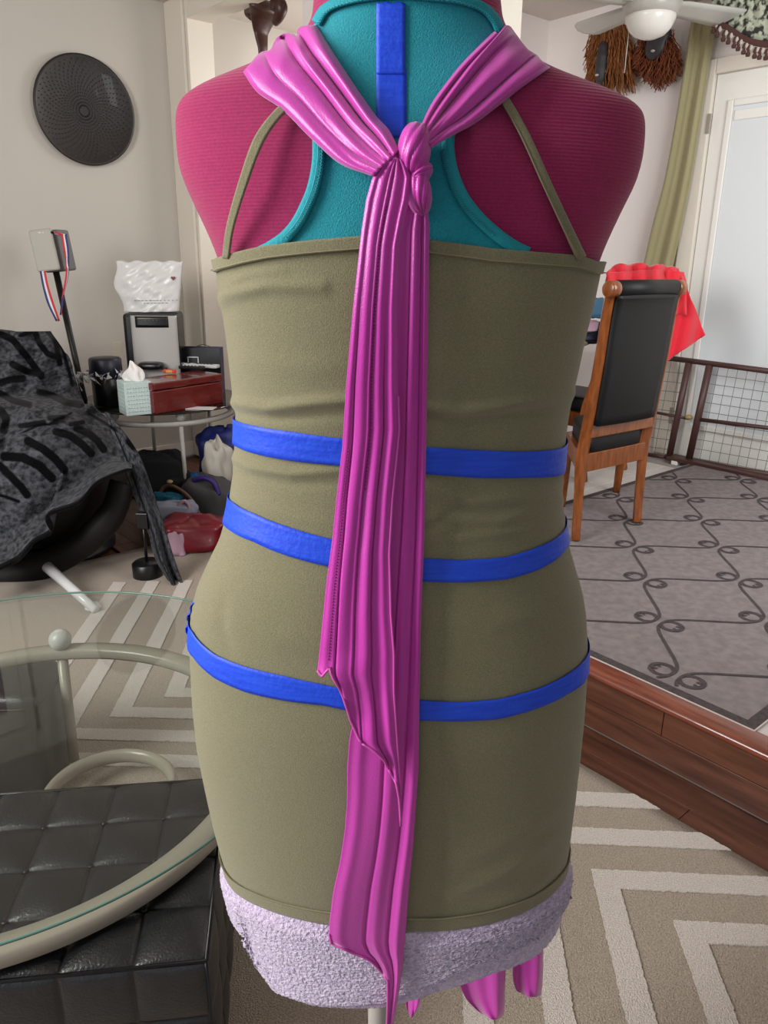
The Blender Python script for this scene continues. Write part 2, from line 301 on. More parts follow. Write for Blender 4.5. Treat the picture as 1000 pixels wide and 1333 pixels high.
def ribbon(mb, pts, wd, zr=.0014):
    pts = np.array(pts); T = np.gradient(pts, axis=0); T /= np.linalg.norm(T, axis=1)[:, None]; N2 = np.c_[-T[:, 1], T[:, 0]]
    wd = np.broadcast_to(wd, (len(pts),))
    l = pts+N2*wd[:, None]/2; r = pts-N2*wd[:, None]/2
    ok = (pts[:, 0] > .04) & (pts[:, 0] < RU-.04) & (pts[:, 1] > .04) & (pts[:, 1] < RV-.04)
    for i in range(len(pts)-1):
        if ok[i] and ok[i+1]: za, zb2 = zr+.0006*i/len(pts), zr+.0006*(i+1)/len(pts); mb.add([RP(*l[i], za), RP(*l[i+1], zb2), RP(*r[i+1], zb2), RP(*r[i], za)], [(0, 3, 2, 1)])
def scurve(p, q, sgn):
    p = np.array(p); q = np.array(q); d = q-p; L = np.linalg.norm(d); t = d/L; n = np.array([-t[1], t[0]])*sgn; out = []
    H_ = [(.105, .085), (.128, .105), (.115, .140), (.065, .150), (.020, .115), (.018, .050), (.065, .0), (.15, -.022), (.27, -.022), (.40, -.010)]
    H_ = [(a*1.4-.03, b*1.28) if a < .11 and b > 0 or a in (.105, .128, .115) else (a, b*1.2) for a, b in H_]; C_ = H_+[(.5, 0)]+[(1-a, -b) for a, b in H_[::-1]]
    return list(cr([p+t*L*a+n*L*b for a, b in C_], 84))
mb = MB()
for m_ in range(-3, 12):
    for n_ in range(-8, 8):
        u = .276+.226*(m_-n_)+.0; v = .10+.281*(m_+n_)
        if not (-.4 < u < 1.9 and -.4 < v < 2.9): continue
        for du, dv, sg in ((.226, .281, -1), (-.226, .281, 1)):
            pts = scurve((u, v), (u+du, v+dv), sg); k = len(pts); ribbon(mb, pts, .0105+.005*np.sin(PI*np.clip(2.2*np.abs(np.linspace(-1, 1, k))-1.0, 0, 1))-.003*np.clip(np.abs(np.linspace(-1, 1, k))*8-7, 0, 1), .0014+.0009*(sg > 0))
obj('scroll_motif', mb.V, mb.F, M['rugD'], rug, smooth=False, kind='stuff')
# ================================================================== DRESS FORM BODY
YC = .73
tab = [(-70, 408, 652), (0, 408, 652), (35, 404, 656), (55, 390, 670), (75, 362, 690), (90, 333, 712), (105, 290, 752), (115, 266, 784), (124, 247, 808), (131, 237, 824), (140, 231, 836), (152, 227, 841),
 (170, 227, 841), (200, 229, 838), (220, 232, 833), (240, 238, 826), (270, 252, 810), (300, 267, 795), (322, 277, 785), (345, 286, 776), (365, 288, 772), (400, 294, 765), (430, 298, 757), (470, 303, 749),
 (510, 307, 740), (550, 311, 733), (590, 309, 730), (625, 306, 727), (660, 301, 729), (700, 290, 736), (730, 275, 745), (760, 261, 754), (790, 253, 759), (830, 251, 761), (870, 253, 760), (910, 255, 757),
 (960, 260, 753), (1010, 270, 747), (1060, 281, 741), (1110, 295, 734), (1160, 308, 727), (1210, 318, 722), (1270, 328, 716)]
zt_, wt, ct = [], [], []
for y, l, r in tab:
    p, q = aty(l, y, YC), aty(r, y, YC); zt_.append((p[2]+q[2])/2); wt.append((q[0]-p[0])/2*.985); ct.append((p[0]+q[0])/2)
zt_ = np.array(zt_)[::-1]; wt = np.array(wt)[::-1]; ct = np.array(ct)[::-1]
dk = [(-70, .062), (35, .062), (75, .066), (105, .07), (131, .074), (170, .085), (240, .104), (345, .112), (450, .1), (590, .086), (700, .098), (850, .110), (1000, .106), (1270, .1)]
dz = np.array([aty(540, y, YC)[2] for y, _ in dk])[::-1]; dv_ = np.array([d for _, d in dk])[::-1]
zf = np.linspace(zt_[0], zt_[-1], 900)
def smooth1(v, k): K = np.ones(k)/k; return np.convolve(np.pad(v, k//2, mode='edge'), K, mode='valid')[:len(v)]
Wf = smooth1(np.interp(zf, zt_, wt), 13); Cf = smooth1(np.interp(zf, zt_, ct), 13); Df = smooth1(np.interp(zf, dz, dv_), 61)
wz = lambda z: np.interp(z, zf, Wf); cz = lambda z: np.interp(z, zf, Cf); dzf = lambda z: np.interp(z, zf, Df)
PW = 2.25
def spow(v, p): return np.sign(v)*np.abs(v)**p
def surf(ph, z, off=0):
    ph = np.asarray(ph, float); z = np.asarray(z, float); off = np.asarray(off)
    return np.stack(np.broadcast_arrays(cz(z)+(wz(z)+off)*spow(np.cos(ph), 2/PW), YC+(dzf(z)+off)*spow(np.sin(ph), 2/PW), z), -1)
def inside(p, off):
    u = (p[0]-cz(p[2]))/(wz(p[2])+off); v = (p[1]-YC)/(dzf(p[2])+off); return abs(u)**PW+abs(v)**PW-1
def hit(x, y, off=0.):
    d = ray(x, y); ts = np.linspace(.45, 1.05, 121); best = None; prev = None
    for t in ts:
        p = CAM+d*t; f = inside(p, off)
        if f <= 0:
            a, b = prev if prev is not None else t, t
            for _ in range(18):
                m = (a+b)/2
                if inside(CAM+d*m, off) <= 0: b = m
                else: a = m
            return CAM+d*b
        if best is None or f < best[0]: best = (f, t)
        prev = t
    return CAM+d*best[1]
def phz(x, y, off=0.):
    p = hit(x, y, off); u = (p[0]-cz(p[2]))/(wz(p[2])+off); v = (p[1]-YC)/(dzf(p[2])+off)
    return math.atan2(spow(v, PW/2), spow(u, PW/2)), p[2]
form = thing('dress_form', (.03, YC, 0), 'magenta knit-covered dress form on a stand in the middle of the room', 'dress form')
zend = aty(540, 1120, YC)[2]
zz = np.concatenate([np.linspace(zf[-1], hit(540, 60)[2]-.06, 60), np.linspace(hit(540, 60)[2]-.06, zend, 90)[1:]])
phs = np.linspace(0, 2*PI, 129)[:-1]
G = np.array([surf(phs, z) for z in zz]); V, Fc = grid(G, closev=True); n = len(zz)
obj('torso', V, Fc+[tuple(range(128)), tuple(range((n-1)*128, n*128))[::-1]], M['knit'], form)
lathe('neck_cap', (cz(zf[-1]), YC, zf[-1]), [(.06, -.001), (.062, .012), (.03, .02), (.01, .03), (.008, .05), (.001, .055)], M['chairw'], form)
tube('stand_pole', [(.0, YC, .03), (.0, YC, zend+.01)], .013, M['steel'], form)
for k in range(4):
    a = k*PI/2+.55; d = np.array([math.cos(a), math.sin(a), 0])
    lg = tube('stand_leg', [np.array([0, YC, .05])+d*.01, np.array([0, YC, .06])+d*.12, np.array([0, YC, .035])+d*.24], [.013, .012, .010], M['blkpl'], form)
    ball('leg_foot', np.array([0, YC, .03])+d*.25, .016, M['blkpl'], lg)
# wrinkles of the dress, given as polylines over its back
folds = [([(283, 396), (300, 384), (350, 372), (420, 374)], .0035, 9), ([(290, 372), (320, 360), (370, 352)], .0015, 6), ([(770, 362), (740, 352), (660, 350)], .0012, 8),
 ([(302, 524), (350, 531), (410, 524), (470, 520)], .0045, 7), ([(303, 538), (360, 546), (450, 540)], -.002, 6), ([(545, 531), (600, 536), (670, 525), (742, 512)], .004, 8), ([(552, 545), (620, 548), (735, 530)], -.002, 5),
 ([(304, 596), (330, 608), (380, 616), (450, 612)], .0035, 6), ([(306, 618), (380, 632), (450, 630)], -.0012, 6), ([(560, 632), (620, 652), (690, 646), (732, 628)], .0022, 8), ([(570, 672), (650, 678), (735, 650)], .0022, 7), ([(600, 700), (680, 690), (738, 672)], .0018, 6),
 ([(556, 690), (600, 660), (640, 668)], -.001, 8), ([(310, 650), (380, 672), (450, 690)], .001, 9), ([(292, 780), (288, 820), (300, 846)], -.0014, 9), ([(300, 800), (360, 830), (440, 845)], .0012, 16), ([(560, 800), (640, 812), (740, 790)], .0012, 16),
 ([(590, 1165), (660, 1135), (728, 1085)], .0016, 9), ([(640, 1178), (690, 1160), (728, 1125)], .0016, 8), ([(600, 1120), (680, 1085), (738, 1040)], .0012, 12), ([(560, 470), (620, 480), (700, 470)], .001, 16), ([(320, 470), (400, 480), (450, 478)], .001, 16), ([(300, 950), (400, 990), (450, 1000)], .001, 22), ([(570, 980), (680, 970), (745, 940)], .001, 20)]
def wrink(P):
    P = np.asarray(P, float); sh = P.shape[:-1]; Q = P.reshape(-1, 3); px, py = pj(Q); D = np.zeros(len(Q)); front = Q[:, 1] < YC+.01
    for pl, amp, sg in folds:
        pl = np.array(pl, float); dm = np.full(len(Q), 1e9); L = len(pl)-1; tt = np.zeros(len(Q))
        for i in range(L):
            a, b = pl[i], pl[i+1]; ab = b-a; t = np.clip(((px-a[0])*ab[0]+(py-a[1])*ab[1])/(ab@ab), 0, 1); d = np.hypot(px-a[0]-t*ab[0], py-a[1]-t*ab[1]); u = d < dm; dm[u] = d[u]; tt[u] = ((i+t)/L)[u]
        D += 1.3*amp*np.exp(-(dm/sg)**2)*(.45+.55*np.sin(PI*np.clip(tt, 0, 1)))
    return (D*front).reshape(sh)
def dsurf(ph, z, off): return surf(ph, z, off+wrink(surf(ph, z, off)))
def curve_phz(pts, off):      # photo polyline on the back -> z as function of phi, all round
    q = sorted(phz(x, y, off) for x, y in pts); p = np.array([a for a, _ in q]); z = np.array([b for _, b in q]); p = np.where(p > 0, p-2*PI, p); i = np.argsort(p); p = p[i]; z = z[i]
    P3 = np.concatenate([p-2*PI, p, p+2*PI]); Z3 = np.concatenate([z, z, z]); return lambda ph: np.interp(ph, P3, Z3)
PH = np.concatenate([np.linspace(-PI-.15, .15, 330), np.linspace(.15, PI-.15, 90)[1:-1]])
def band(name, off, top, bot, nz, m, parent, phr=None, wr=True, jit=0, thick=.0015, puff=0, **k):
    ph = PH if phr is None else phr; rows = []
    for f in np.linspace(0, 1, nz):
        z = top(ph)*(1-f)+bot(ph)*f; o_ = off(ph, z) if callable(off) else off+puff*math.sin(PI*f)**.5
        rows.append(dsurf(ph, z, o_) if wr else surf(ph, z, o_))
    G = np.array(rows)
    if jit: G += rng.normal(0, jit, G.shape)*np.array([1, 1, .6])
    V, Fc = grid(G, closev=phr is None); o = obj(name, V, Fc, m, parent, **k); solid(o, thick, 1); return o
dtop = curve_phz([(281, 341), (300, 334), (350, 322), (400, 316), (470, 310), (560, 315), (640, 326), (700, 331), (750, 335), (774, 343)], .004)
dhem = curve_phz([(306, 1158), (340, 1178), (390, 1194), (450, 1204), (520, 1210), (580, 1209), (640, 1199), (700, 1175), (727, 1152)], .004)
dress = thing('olive_dress', (.03, YC, .6), 'sleeveless olive jersey dress fitted tightly on the dress form', 'dress')
band('dress_body', .004, dtop, dhem, 260, M['olive'], dress)
band('neckline_band', .0062, lambda p: dtop(p)+.0015, lambda p: dtop(p)-.0085, 6, M['olive'], dress, thick=.0018)
band('hem_band', .0060, lambda p: dhem(p)+.016, lambda p: dhem(p)-.001, 8, M['olive'], dress, thick=.0012)
def surfpath(pts, off, n, dress_=True):
    c = cr(np.array([(x, y) for x, y in pts], float), n); return np.array([hit(x, y, off) for x, y in c])
band('hem_stitching', .0068, lambda p: dhem(p)+.0165, lambda p: dhem(p)+.0155, 2, M['ostitch'], dress, thick=.0006)
band('neckline_stitching', .008, lambda p: dtop(p)-.0078, lambda p: dtop(p)-.0070, 2, M['ostitch'], dress, thick=.0006)
def strip(name, pts, wpx, offs, m, parent, n=40, nt=6, thick=.002, wave=0, **k):
    c = cr(np.array(pts, float), n); T = np.gradient(c, axis=0); T /= np.linalg.norm(T, axis=1)[:, None]; N2 = np.c_[-T[:, 1], T[:, 0]]; offs = np.interp(np.linspace(0, 1, n), np.linspace(0, 1, len(offs)), offs)
    wv = np.interp(np.linspace(0, 1, n), np.linspace(0, 1, len(wpx)), wpx) if hasattr(wpx, '__len__') else np.full(n, wpx); G = []
    for i in range(n):
        G.append([hit(*(c[i]+N2[i]*wv[i]*(f-.5)), offs[i]+wave*math.sin(f*PI)) for f in np.linspace(0, 1, nt)])
    V, Fc = grid(G); o = obj(name, V, Fc, m, parent, **k); solid(o, thick, 0); return o
strip('shoulder_strap', [(294, 336), (300, 295), (316, 240), (336, 185), (360, 150), (385, 128)], [8, 9, 11, 13, 11, 10], [.006, .012, .016, .014, .009, .006], M['olive'], dress, wave=0)
strip('shoulder_strap', [(757, 336), (740, 300), (712, 240), (684, 178), (658, 132), (640, 108)], [12, 11, 11, 11, 11, 10], [.007, .005, .005, .005, .005, .005], M['olive'], dress, wave=.0006)
strip('strap_stitching', [(752, 332), (735, 300), (707, 240), (679, 178), (655, 135)], 1.2, [.0086, .0068, .0066, .0066, .0066], M['ostitch'], dress, nt=2, thick=.0008)
# ---- teal tank
tank = thing('teal_tank_top', (.03, YC, 1.3), 'teal racerback tank top under the olive dress', 'tank top')
lx = [(-20, 440), (10, 420), (35, 408), (60, 395), (100, 398), (140, 404), (180, 409), (215, 408), (245, 402), (270, 393), (290, 382), (305, 370), (318, 354), (330, 330), (360, 300)]
rx = [(-20, 630), (10, 645), (38, 654), (60, 664), (100, 645), (140, 615), (180, 590), (210, 591), (235, 598), (260, 610), (285, 630), (305, 652), (318, 670), (328, 692), (360, 740)]
ntop = lambda t: np.interp(t, [0, .08, .2, .4, .55, .75, .88, 1], [26, 10, 0, -8, -10, -6, 8, 34])
G = []
for f in np.linspace(0, 1, 90):
    row = []
    for t in np.linspace(0, 1, 60):
        y0 = ntop(t); y = y0*(1-f)+362*f; l = np.interp(y, *zip(*lx)); r = np.interp(y, *zip(*rx)); row.append(hit(l+(r-l)*t, y, .002))
    G.append(row)
o = obj('tank_back', *grid(G), M['teal'], tank); solid(o, .0012, 0)
lb = [(407, 160), (409, 185), (408, 215), (402, 245), (392, 270), (380, 292), (365, 309), (346, 322), (330, 330)]
rb_ = [(593, 160), (590, 185), (592, 210), (599, 235), (611, 260), (631, 285), (653, 305), (674, 320), (694, 330)]
strip('armhole_binding', [(x+6, y) for x, y in lb], 15, [.0045, .0045, .0045, .0045, .0045, .002], M['tealb'], tank, n=50, nt=6, wave=.001)
strip('armhole_binding', [(x-7, y) for x, y in rb_], 16, [.0045, .0045, .0045, .0045, .0045, .002], M['tealb'], tank, n=50, nt=6, wave=.001)
nb = [(412, 30), (424, 12), (446, 2), (480, -5), (520, -8), (560, -5), (600, 0), (628, 10), (643, 24), (651, 40)]
strip('neck_binding', nb, 12, [.0045], M['tealb'], tank, n=50, wave=.001)
def zig(pts, off, a, n, name='stitching'):
    c = cr(np.array(pts, float), n); T = np.gradient(c, axis=0); T /= np.linalg.norm(T, axis=1)[:, None]; N2 = np.c_[-T[:, 1], T[:, 0]]
    tube(name, [hit(*(c[i]+N2[i]*a*(1 if i % 2 else -1)), off) for i in range(n)], .0004, M['stitch'], tank, seg=4)
zig([(x+10, y-1) for x, y in lb[:-2]], .0072, 1.2, 90); zig([(x+5, y-1) for x, y in lb[:-2]], .0076, 0, 60); zig([(x-11, y) for x, y in rb_[:-2]], .0072, 2.6, 110); zig([(x, y+3) for x, y in nb], .0076, 1.2, 110)
# ---- towel (two layers)
towel = thing('lavender_towel', (.03, YC, .5), 'lavender terry towel wrapped round the hips under the olive dress', 'towel')
t1t = curve_phz([(290, 1085), (520, 1120), (732, 1085)], .012); 
t1b = curve_phz([(318, 1222), (332, 1258), (358, 1292), (400, 1306), (450, 1310), (500, 1306), (560, 1282), (620, 1256), (690, 1228), (722, 1200)], .012)
t2b = curve_phz([(322, 1225), (340, 1265), (400, 1308), (500, 1312), (570, 1291), (640, 1268), (700, 1243), (724, 1215)], .006)
tofs = lambda a: (lambda ph, z: -.004+a*np.clip((dhem(ph)-z+.004)/.02, 0, 1)**.5)
t1t = lambda ph: dhem(ph)+.02
band('towel_inner_layer', tofs(.010), t1t, t2b, 90, M['towel'], towel, wr=False, jit=.0003, thick=.005)
band('towel_outer_layer', tofs(.016), t1t, t1b, 150, M['towel'], towel, wr=False, jit=.0004, thick=.004)
# ---- painter's tape
def tapeband(name, up, lo, label, front=True):
    a = curve_phz(up, .006); b = curve_phz(lo, .006)
    if front: o = band(name, .0062, a, b, 7, M['tape'], None, thick=.0003)
    else:
        p0 = phz(*up[0], .006)[0]; p1 = phz(*up[-1], .006)[0]; o = band(name, .0062, a, b, 7, M['tape'], None, phr=np.linspace(p0, p1, 200), thick=.0003)
    return setp(o, label, 'tape', "blue painter's tape strips on the garments")
def ttop(z): pass
tapeband('painters_tape', [(310, 549), (330, 554), (380, 562), (445, 571), (555, 582), (620, 586), (680, 588), (733, 583)], [(309, 582), (330, 590), (380, 600), (445, 606), (555, 617), (620, 622), (680, 622), (733, 618)], 'blue tape band round the waist of the olive dress, topmost of the three')
tapeband('painters_tape', [(304, 654), (330, 668), (370, 684), (433, 702), (552, 727), (600, 729), (660, 725), (700, 712), (735, 690)], [(299, 690), (330, 705), (370, 722), (430, 738), (552, 757), (600, 758), (660, 754), (700, 742), (736, 716)], 'blue tape band above the hips of the olive dress, middle one of the three')
tapeband('painters_tape', [(250, 822), (280, 852), (320, 868), (370, 880), (420, 891), (550, 912), (600, 914), (650, 910), (700, 897), (740, 877), (762, 858)], [(252, 856), (280, 883), (320, 901), (370, 912), (420, 918), (550, 938), (600, 939), (650, 936), (700, 922), (740, 903), (761, 888)], 'blue tape band round the widest part of the hips, lowest of the three')
# tape along the centre back of the tank: two overlapping pieces
G = [[hit(x, y, .0042) for x in np.linspace(490+.0*y, 528, 8)] for y in np.linspace(2, 96, 24)]
for j in range(8): G[0][j] = hit(490+38*j/7, 3+2*math.sin(j*2.1), .0042)
o = obj('painters_tape', *grid(G), M['tape'], label='short blue tape piece with torn end at the top of the teal tank', cat='tape', group="blue painter's tape strips on the garments"); solid(o, .0003, 1)
G = [[hit(x, y, .0036) for x in np.linspace(490, 529, 8)] for y in np.linspace(90, 178, 24)]
o = obj('painters_tape', *grid(G), M['tape'], label='vertical blue tape on the teal tank running down behind the knot', cat='tape', group="blue painter's tape strips on the garments"); solid(o, .0003, 1)
# crinkled tape on the left hip edge
c = cr(np.array([(281, 738), (270, 760), (257, 780), (251, 800), (250, 826)], float), 30); G = []
for i, q in enumerate(c):
    p = aty(q[0], q[1], YC-.01+.004*math.sin(i*1.7)); G.append([p+np.array([-.002-.0015*math.sin(i*1.3), -.014+.03*t, .0008*math.sin(i*2.3+t*3)]) for t in np.linspace(0, 1, 5)])
o = obj('painters_tape', *grid(G), M['tape'], label='narrow crinkled blue tape running up the left hip edge', cat='tape', group="blue painter's tape strips on the garments"); solid(o, .0006, 0)
# ================================================================== SCARF
scarf = thing('orchid_scarf', (.03, YC, 1.2), 'shiny orchid pink cloth knotted at the back neck with two long tails', 'scarf')
def gsum(t, pk): return sum(a*math.exp(-((t-c)/s)**2) for c, a, s in pk)
def drape(name, topc, lowc, shc, pk, n=60, nt=70, end=.026, start=.004):
    lowc = cr(np.array(lowc, float), n); topc = cr(np.array(topc, float), n); shc = cr(np.array(shc, float), nt); G = []
    # transfinite blend: shoulder contour at s=0, knot at s=1
    for i in range(n):
        s = i/(n-1); row = []
        for j in range(nt):
            t = j/(nt-1); lin_ = lowc[i]*(1-t)+topc[i]*t; lin0 = lowc[0]*(1-t)+topc[0]*t; p = lin_+(shc[j]-lin0)*(1-s)**2
            edge = min(1, min(t, 1-t)/.05)
            of = start+(end-start)*s**2+.003*edge+gsum(t+.03*math.sin(s*3+t*4), pk)*(.45+.9*math.sin(PI*min(1, s*.8+.12)))*edge**.5
            of += .0008*math.sin(t*40+s*6)*(s**1.5)+.001*math.sin(s*34+t*9)*max(0, .35-s)*2*math.sin(PI*t)
            row.append(hit(p[0], p[1], of))
        G.append(row)
    pre = []                                   # over the shoulder and down the front
    for k, (dy, dzz) in enumerate([(.15, -.16), (.125, -.09), (.095, -.03), (.06, -.004), (.03, .004), (.012, .003)]):
        pre.append([q+np.array([0, dy, dzz]) for q in G[0]])
    V, Fc = grid(pre+G); o = obj(name, V, Fc, M['satin'], scarf); solid(o, .0012, 0); return o
drape('left_shoulder_wrap', [(412, 34), (430, 64), (460, 110), (488, 150), (506, 170), (519, 196)], [(317, 94), (336, 120), (368, 142), (406, 180), (444, 213), (486, 229)],
 [(317, 94), (326, 84), (340, 69), (352, 66), (362, 49), (376, 44), (386, 50), (390, 37), (402, 34), (412, 34)], [(.16, .003, .12), (.27, -.002, .02), (.40, .004, .11), (.52, -.0035, .018), (.64, .005, .08), (.745, -.005, .02), (.86, .005, .07)])
drape('right_shoulder_wrap', [(643, 42), (605, 80), (585, 104), (566, 130), (555, 150), (548, 168)], [(716, 88), (682, 111), (650, 136), (618, 160), (590, 175), (561, 192)],
 [(716, 88), (705, 80), (698, 72), (688, 66), (680, 57), (672, 46), (662, 34), (654, 40), (650, 44), (643, 42)], [(.14, .003, .1), (.26, -.0045, .022), (.45, .005, .13), (.60, -.004, .02), (.72, .005, .08), (.83, -.005, .018), (.93, .004, .05)])
# tails: hang from the knot, follow the back, then fall straight
zc = np.linspace(hit(500, 200)[2], .12, 400); yb = np.array([YC-(dzf(z) if z > zf[0] else 9*0+dzf(zf[0])) for z in zc])
ym = smooth1(np.minimum.accumulate(np.where(zc < hit(500, 560)[2], yb, 9)), 25); yt = np.where(ym < 5, np.minimum(ym, yb), yb); yt = smooth1(yt, 41)
ytail = lambda z: np.interp(z, zc[::-1], yt[::-1])
def tailpt(x, y, off):
    Y = .6
    for _ in range(6): p = aty(x, y, Y); Y = float(ytail(p[2]))-off
    return aty(x, y, Y)
def tail(name, L, R, yb_, n, nt, off, fold, y0):
    Lx = lambda y: np.interp(y, *zip(*L)); Rx = lambda y: np.interp(y, *zip(*R)); G = []
    for i in range(n):
        s = i/(n-1); row = []
        for j in range(nt):
            t = j/(nt-1); ya = y0(t); y = ya+(yb_(t)-ya)*s; x = Lx(y)+(Rx(y)-Lx(y))*t
            row.append(tailpt(x, y, off(y)+fold(t, y)))
        G.append(row)
    V, Fc = grid(G); o = obj(name, V, Fc, M['satin'], scarf); solid(o, .0010, 0); return o, np.array(G)
def sm(a, b, x): x = min(1, max(0, (x-a)/(b-a))); return x*x*(3-2*x)
def ff(t, y):
    k = (y-220)/850
    pk = [(.08, .0015, .05), (.30+.05*k, .003, .13), (.455, .0022, .03), (.47-.01*k, -.0035*sm(250, 500, y), .014), (.62+.02*k, .003, .10), (.74-.06*k, -.004*sm(380, 560, y), .018), (.88, .003, .06)]
    e = .0045*math.exp(-((t-(.12+.14*k))/.012)**2)*sm(360, 520, y)
    return gsum(t, pk)-e+.0010*math.sin(t*15+y*.006)*sm(500, 800, y)+.004*math.sin(y*.05+t*5)*sm(830, 900, y)*(1-t)
# back tail
BL = [(225, 520), (270, 525), (300, 515), (600, 500), (900, 470), (960, 455), (1000, 452), (1040, 452), (1080, 449), (1120, 443), (1160, 434), (1200, 429), (1225, 428), (1240, 440), (1250, 460), (1275, 484), (1345, 492)]
BR = [(225, 552), (262, 557), (300, 559), (400, 558), (500, 556), (600, 554), (700, 552), (800, 548), (900, 546), (1000, 545), (1060, 541), (1100, 538), (1150, 533), (1200, 529), (1260, 524), (1300, 518), (1345, 510)]
def fb(t, y):
    return gsum(t+.03*math.sin(y*.006), [(.15, .002, .08), (.50, -.003, .02), (.62, .003, .09), (.80, -.0035, .018), (.92, .0025, .05)])+.0012*math.sin(t*9+y*.010)*sm(900, 1000, y)
_, GB = tail('back_tail', BL, BR, lambda t: np.interp(t, [0, .02, .3, .55, .62, 1], [1215, 1228, 1244, 1276, 1336, 1340]), 150, 56, lambda y: .012, fb, lambda t: 232)
FL = [(205, 512), (218, 496), (232, 485), (260, 477), (300, 471), (400, 460), (500, 451), (580, 446), (650, 438), (700, 433), (760, 425), (830, 418), (878, 413), (900, 424), (930, 430), (968, 432), (990, 470), (1080, 512)]
FR = [(205, 521), (218, 530), (232, 536), (260, 533), (280, 528), (320, 520), (400, 517), (500, 518), (560, 520), (650, 511), (720, 507), (800, 509), (850, 513), (900, 513), (960, 517), (1020, 521), (1080, 522)]
fy = lambda t: np.interp(t, [0, .06, .16, .24, .30, .42, .55, .70, .86, .95, 1], [872, 880, 868, 905, 935, 962, 975, 1002, 1018, 1040, 1074])
_, GF = tail('front_tail', FL, FR, fy, 170, 64, lambda y: .026-.004*sm(300, 600, y), ff, lambda t: 205+6*abs(t-.5))
tube('front_tail_hem', GF[-1]+np.array([0, -.0012, 0]), .0013, M['shem'], scarf, seg=6); tube('back_tail_hem', GB[-1]+np.array([0, -.001, 0]), .0012, M['shem'], scarf, seg=6)
mb = MB()
for i in range(14, 96, 1):
    a, b = GF[i][31], GF[i][32]; c_ = a+np.array([0, -.0010, 0]); q = GF[i+1][31]+np.array([0, -.0010, 0])
    mb.add(*tubeg([c_, c_+(q-c_)*.55], .0005, 4))
for i in range(96, 166):
    c_ = GF[i][8]+np.array([0, -.0010, 0]); q = GF[i+1][8]+np.array([0, -.0010, 0]); mb.add(*tubeg([c_, c_+(q-c_)*.55], .0005, 4))
obj('seam_stitching', mb.V, mb.F, M['sstitch'], scarf, kind='stuff')
tube('tail_edge_hem', [GF[i][-1]+np.array([0, -.0006, 0]) for i in range(60, 170)], .0011, M['shem'], scarf, seg=6)
# knot: the upper lobe, the lower lobe and the fold-over loop
def lobe(name, cx_, cy_, a, b, rot, off, dep, grooves, lift=.006):
    c = hit(cx_, cy_, off); k = (c-CAM)@fw/F; r = math.radians(rot)
    e1 = RR*math.cos(r)+UU*math.sin(r); e2 = -RR*math.sin(r)+UU*math.cos(r); e3 = -fw
    def f(al, th):       # grooves run along the long axis e2
        x = math.cos(al)*math.cos(th); z_ = math.sin(al)*0+math.cos(al)*math.sin(th)
        ang = math.atan2(z_, x); g = 1
        for ga, gd, gw in grooves: g -= gd*math.exp(-(((ang-ga+.5*math.sin(al*1.3)+PI) % (2*PI)-PI)/gw)**2)
        return g
    V, Fc = ell(c, e1, e3, e2, (a*k, dep, b*k), 72, 36, f, .9); return obj(name, V, Fc, M['satin'], scarf)
gr = [(.75, .05, .10), (1.30, .10, .07), (1.85, .06, .10), (2.5, .05, .1)]
lobe('knot_lobe', 539, 197, 22, 34, -8, .020, .019, gr)
lobe('knot_lobe', 544, 250, 17, 30, 14, .010, .020, [(.8, .08, .08), (1.3, .08, .07), (1.8, .08, .07), (2.3, .06, .1)])
lobe('knot_lobe', 505, 214, 12, 20, -60, .018, .012, [(1.1, .08, .1), (1.8, .1, .1)])
lobe('knot_lobe', 548, 230, 8, 19, -50, .017, .014, [(1.2, .12, .1), (1.9, .12, .1)])
# orchid panels hanging in front of the form, seen below the towel
pan = thing('orchid_front_drape', (.1, YC+.13, .4), 'orchid pink cloth ends hanging on the far side below the lavender towel', 'cloth')
def panel(L, R, nm='cloth_panel'):
    G = []; n = 40
    L = cr(np.array(L, float), n); R = cr(np.array(R, float), n)
    for i in range(n):
        G.append([aty(*(L[i]*(1-t)+R[i]*t+np.array([0, 5*math.sin(PI*t)*(i/n)**4])), YC+.13+.012*math.sin(t*5+i*.05)*(.4+i/n)+.004*math.sin(t*13)) for t in np.linspace(0, 1, 24)])
    o = obj(nm, *grid(G), M['satin'], pan); solid(o, .001, 0)
panel([(585, 1150), (586, 1230), (602, 1290), (618, 1312), (632, 1322)], [(660, 1150), (659, 1230), (657, 1290), (656, 1318), (652, 1324)])
panel([(668, 1150), (668, 1220), (668, 1270), (672, 1288), (678, 1292)], [(706, 1150), (706, 1200), (707, 1250), (706, 1280), (704, 1295)])
panel([(526, 1200), (527, 1260), (527, 1290), (529, 1310), (533, 1320)], [(552, 1200), (551, 1260), (550, 1290), (547, 1308), (538, 1322)])
# ================================================================== COFFEE TABLE
ct_ = thing('coffee_table', (-.73, 1.31, .0), 'round clear glass coffee table on a champagne metal ring frame', 'coffee table')
GZ = .445; gc = np.array([-.775, 1.372, GZ]); gr_ = .612
lathe('glass_top', gc, [(.001, 0), (gr_-.004, 0), (gr_, .003), (gr_, .007), (gr_-.004, .010), (.001, .010)], M['glass'], ct_, seg=160, smooth=False)
th = np.linspace(0, 2*PI, 161)[:-1]
def ringg(c, r, prof, seg=160):
    G = [[np.array(c)+np.array([(r+dr)*math.cos(t), (r+dr)*math.sin(t), dz_]) for t in np.arange(seg)/seg*2*PI] for dr, dz_ in prof]; return grid(G, closeu=True, closev=True)
obj('glass_edge', *ringg(gc, gr_, [(.0002, .002), (.0016, .005), (.0002, .008), (-.002, .005)]), M['gedge'], ct_)
rc = np.array([-.733, 1.300, .385])
o = obj('ring_frame', *ringg(rc, .466, [(-.018, .006), (-.014, .012), (.020, .012), (.026, .008), (.028, -.012), (.022, -.017), (-.014, -.017), (-.019, -.010)]), M['champ'], ct_)
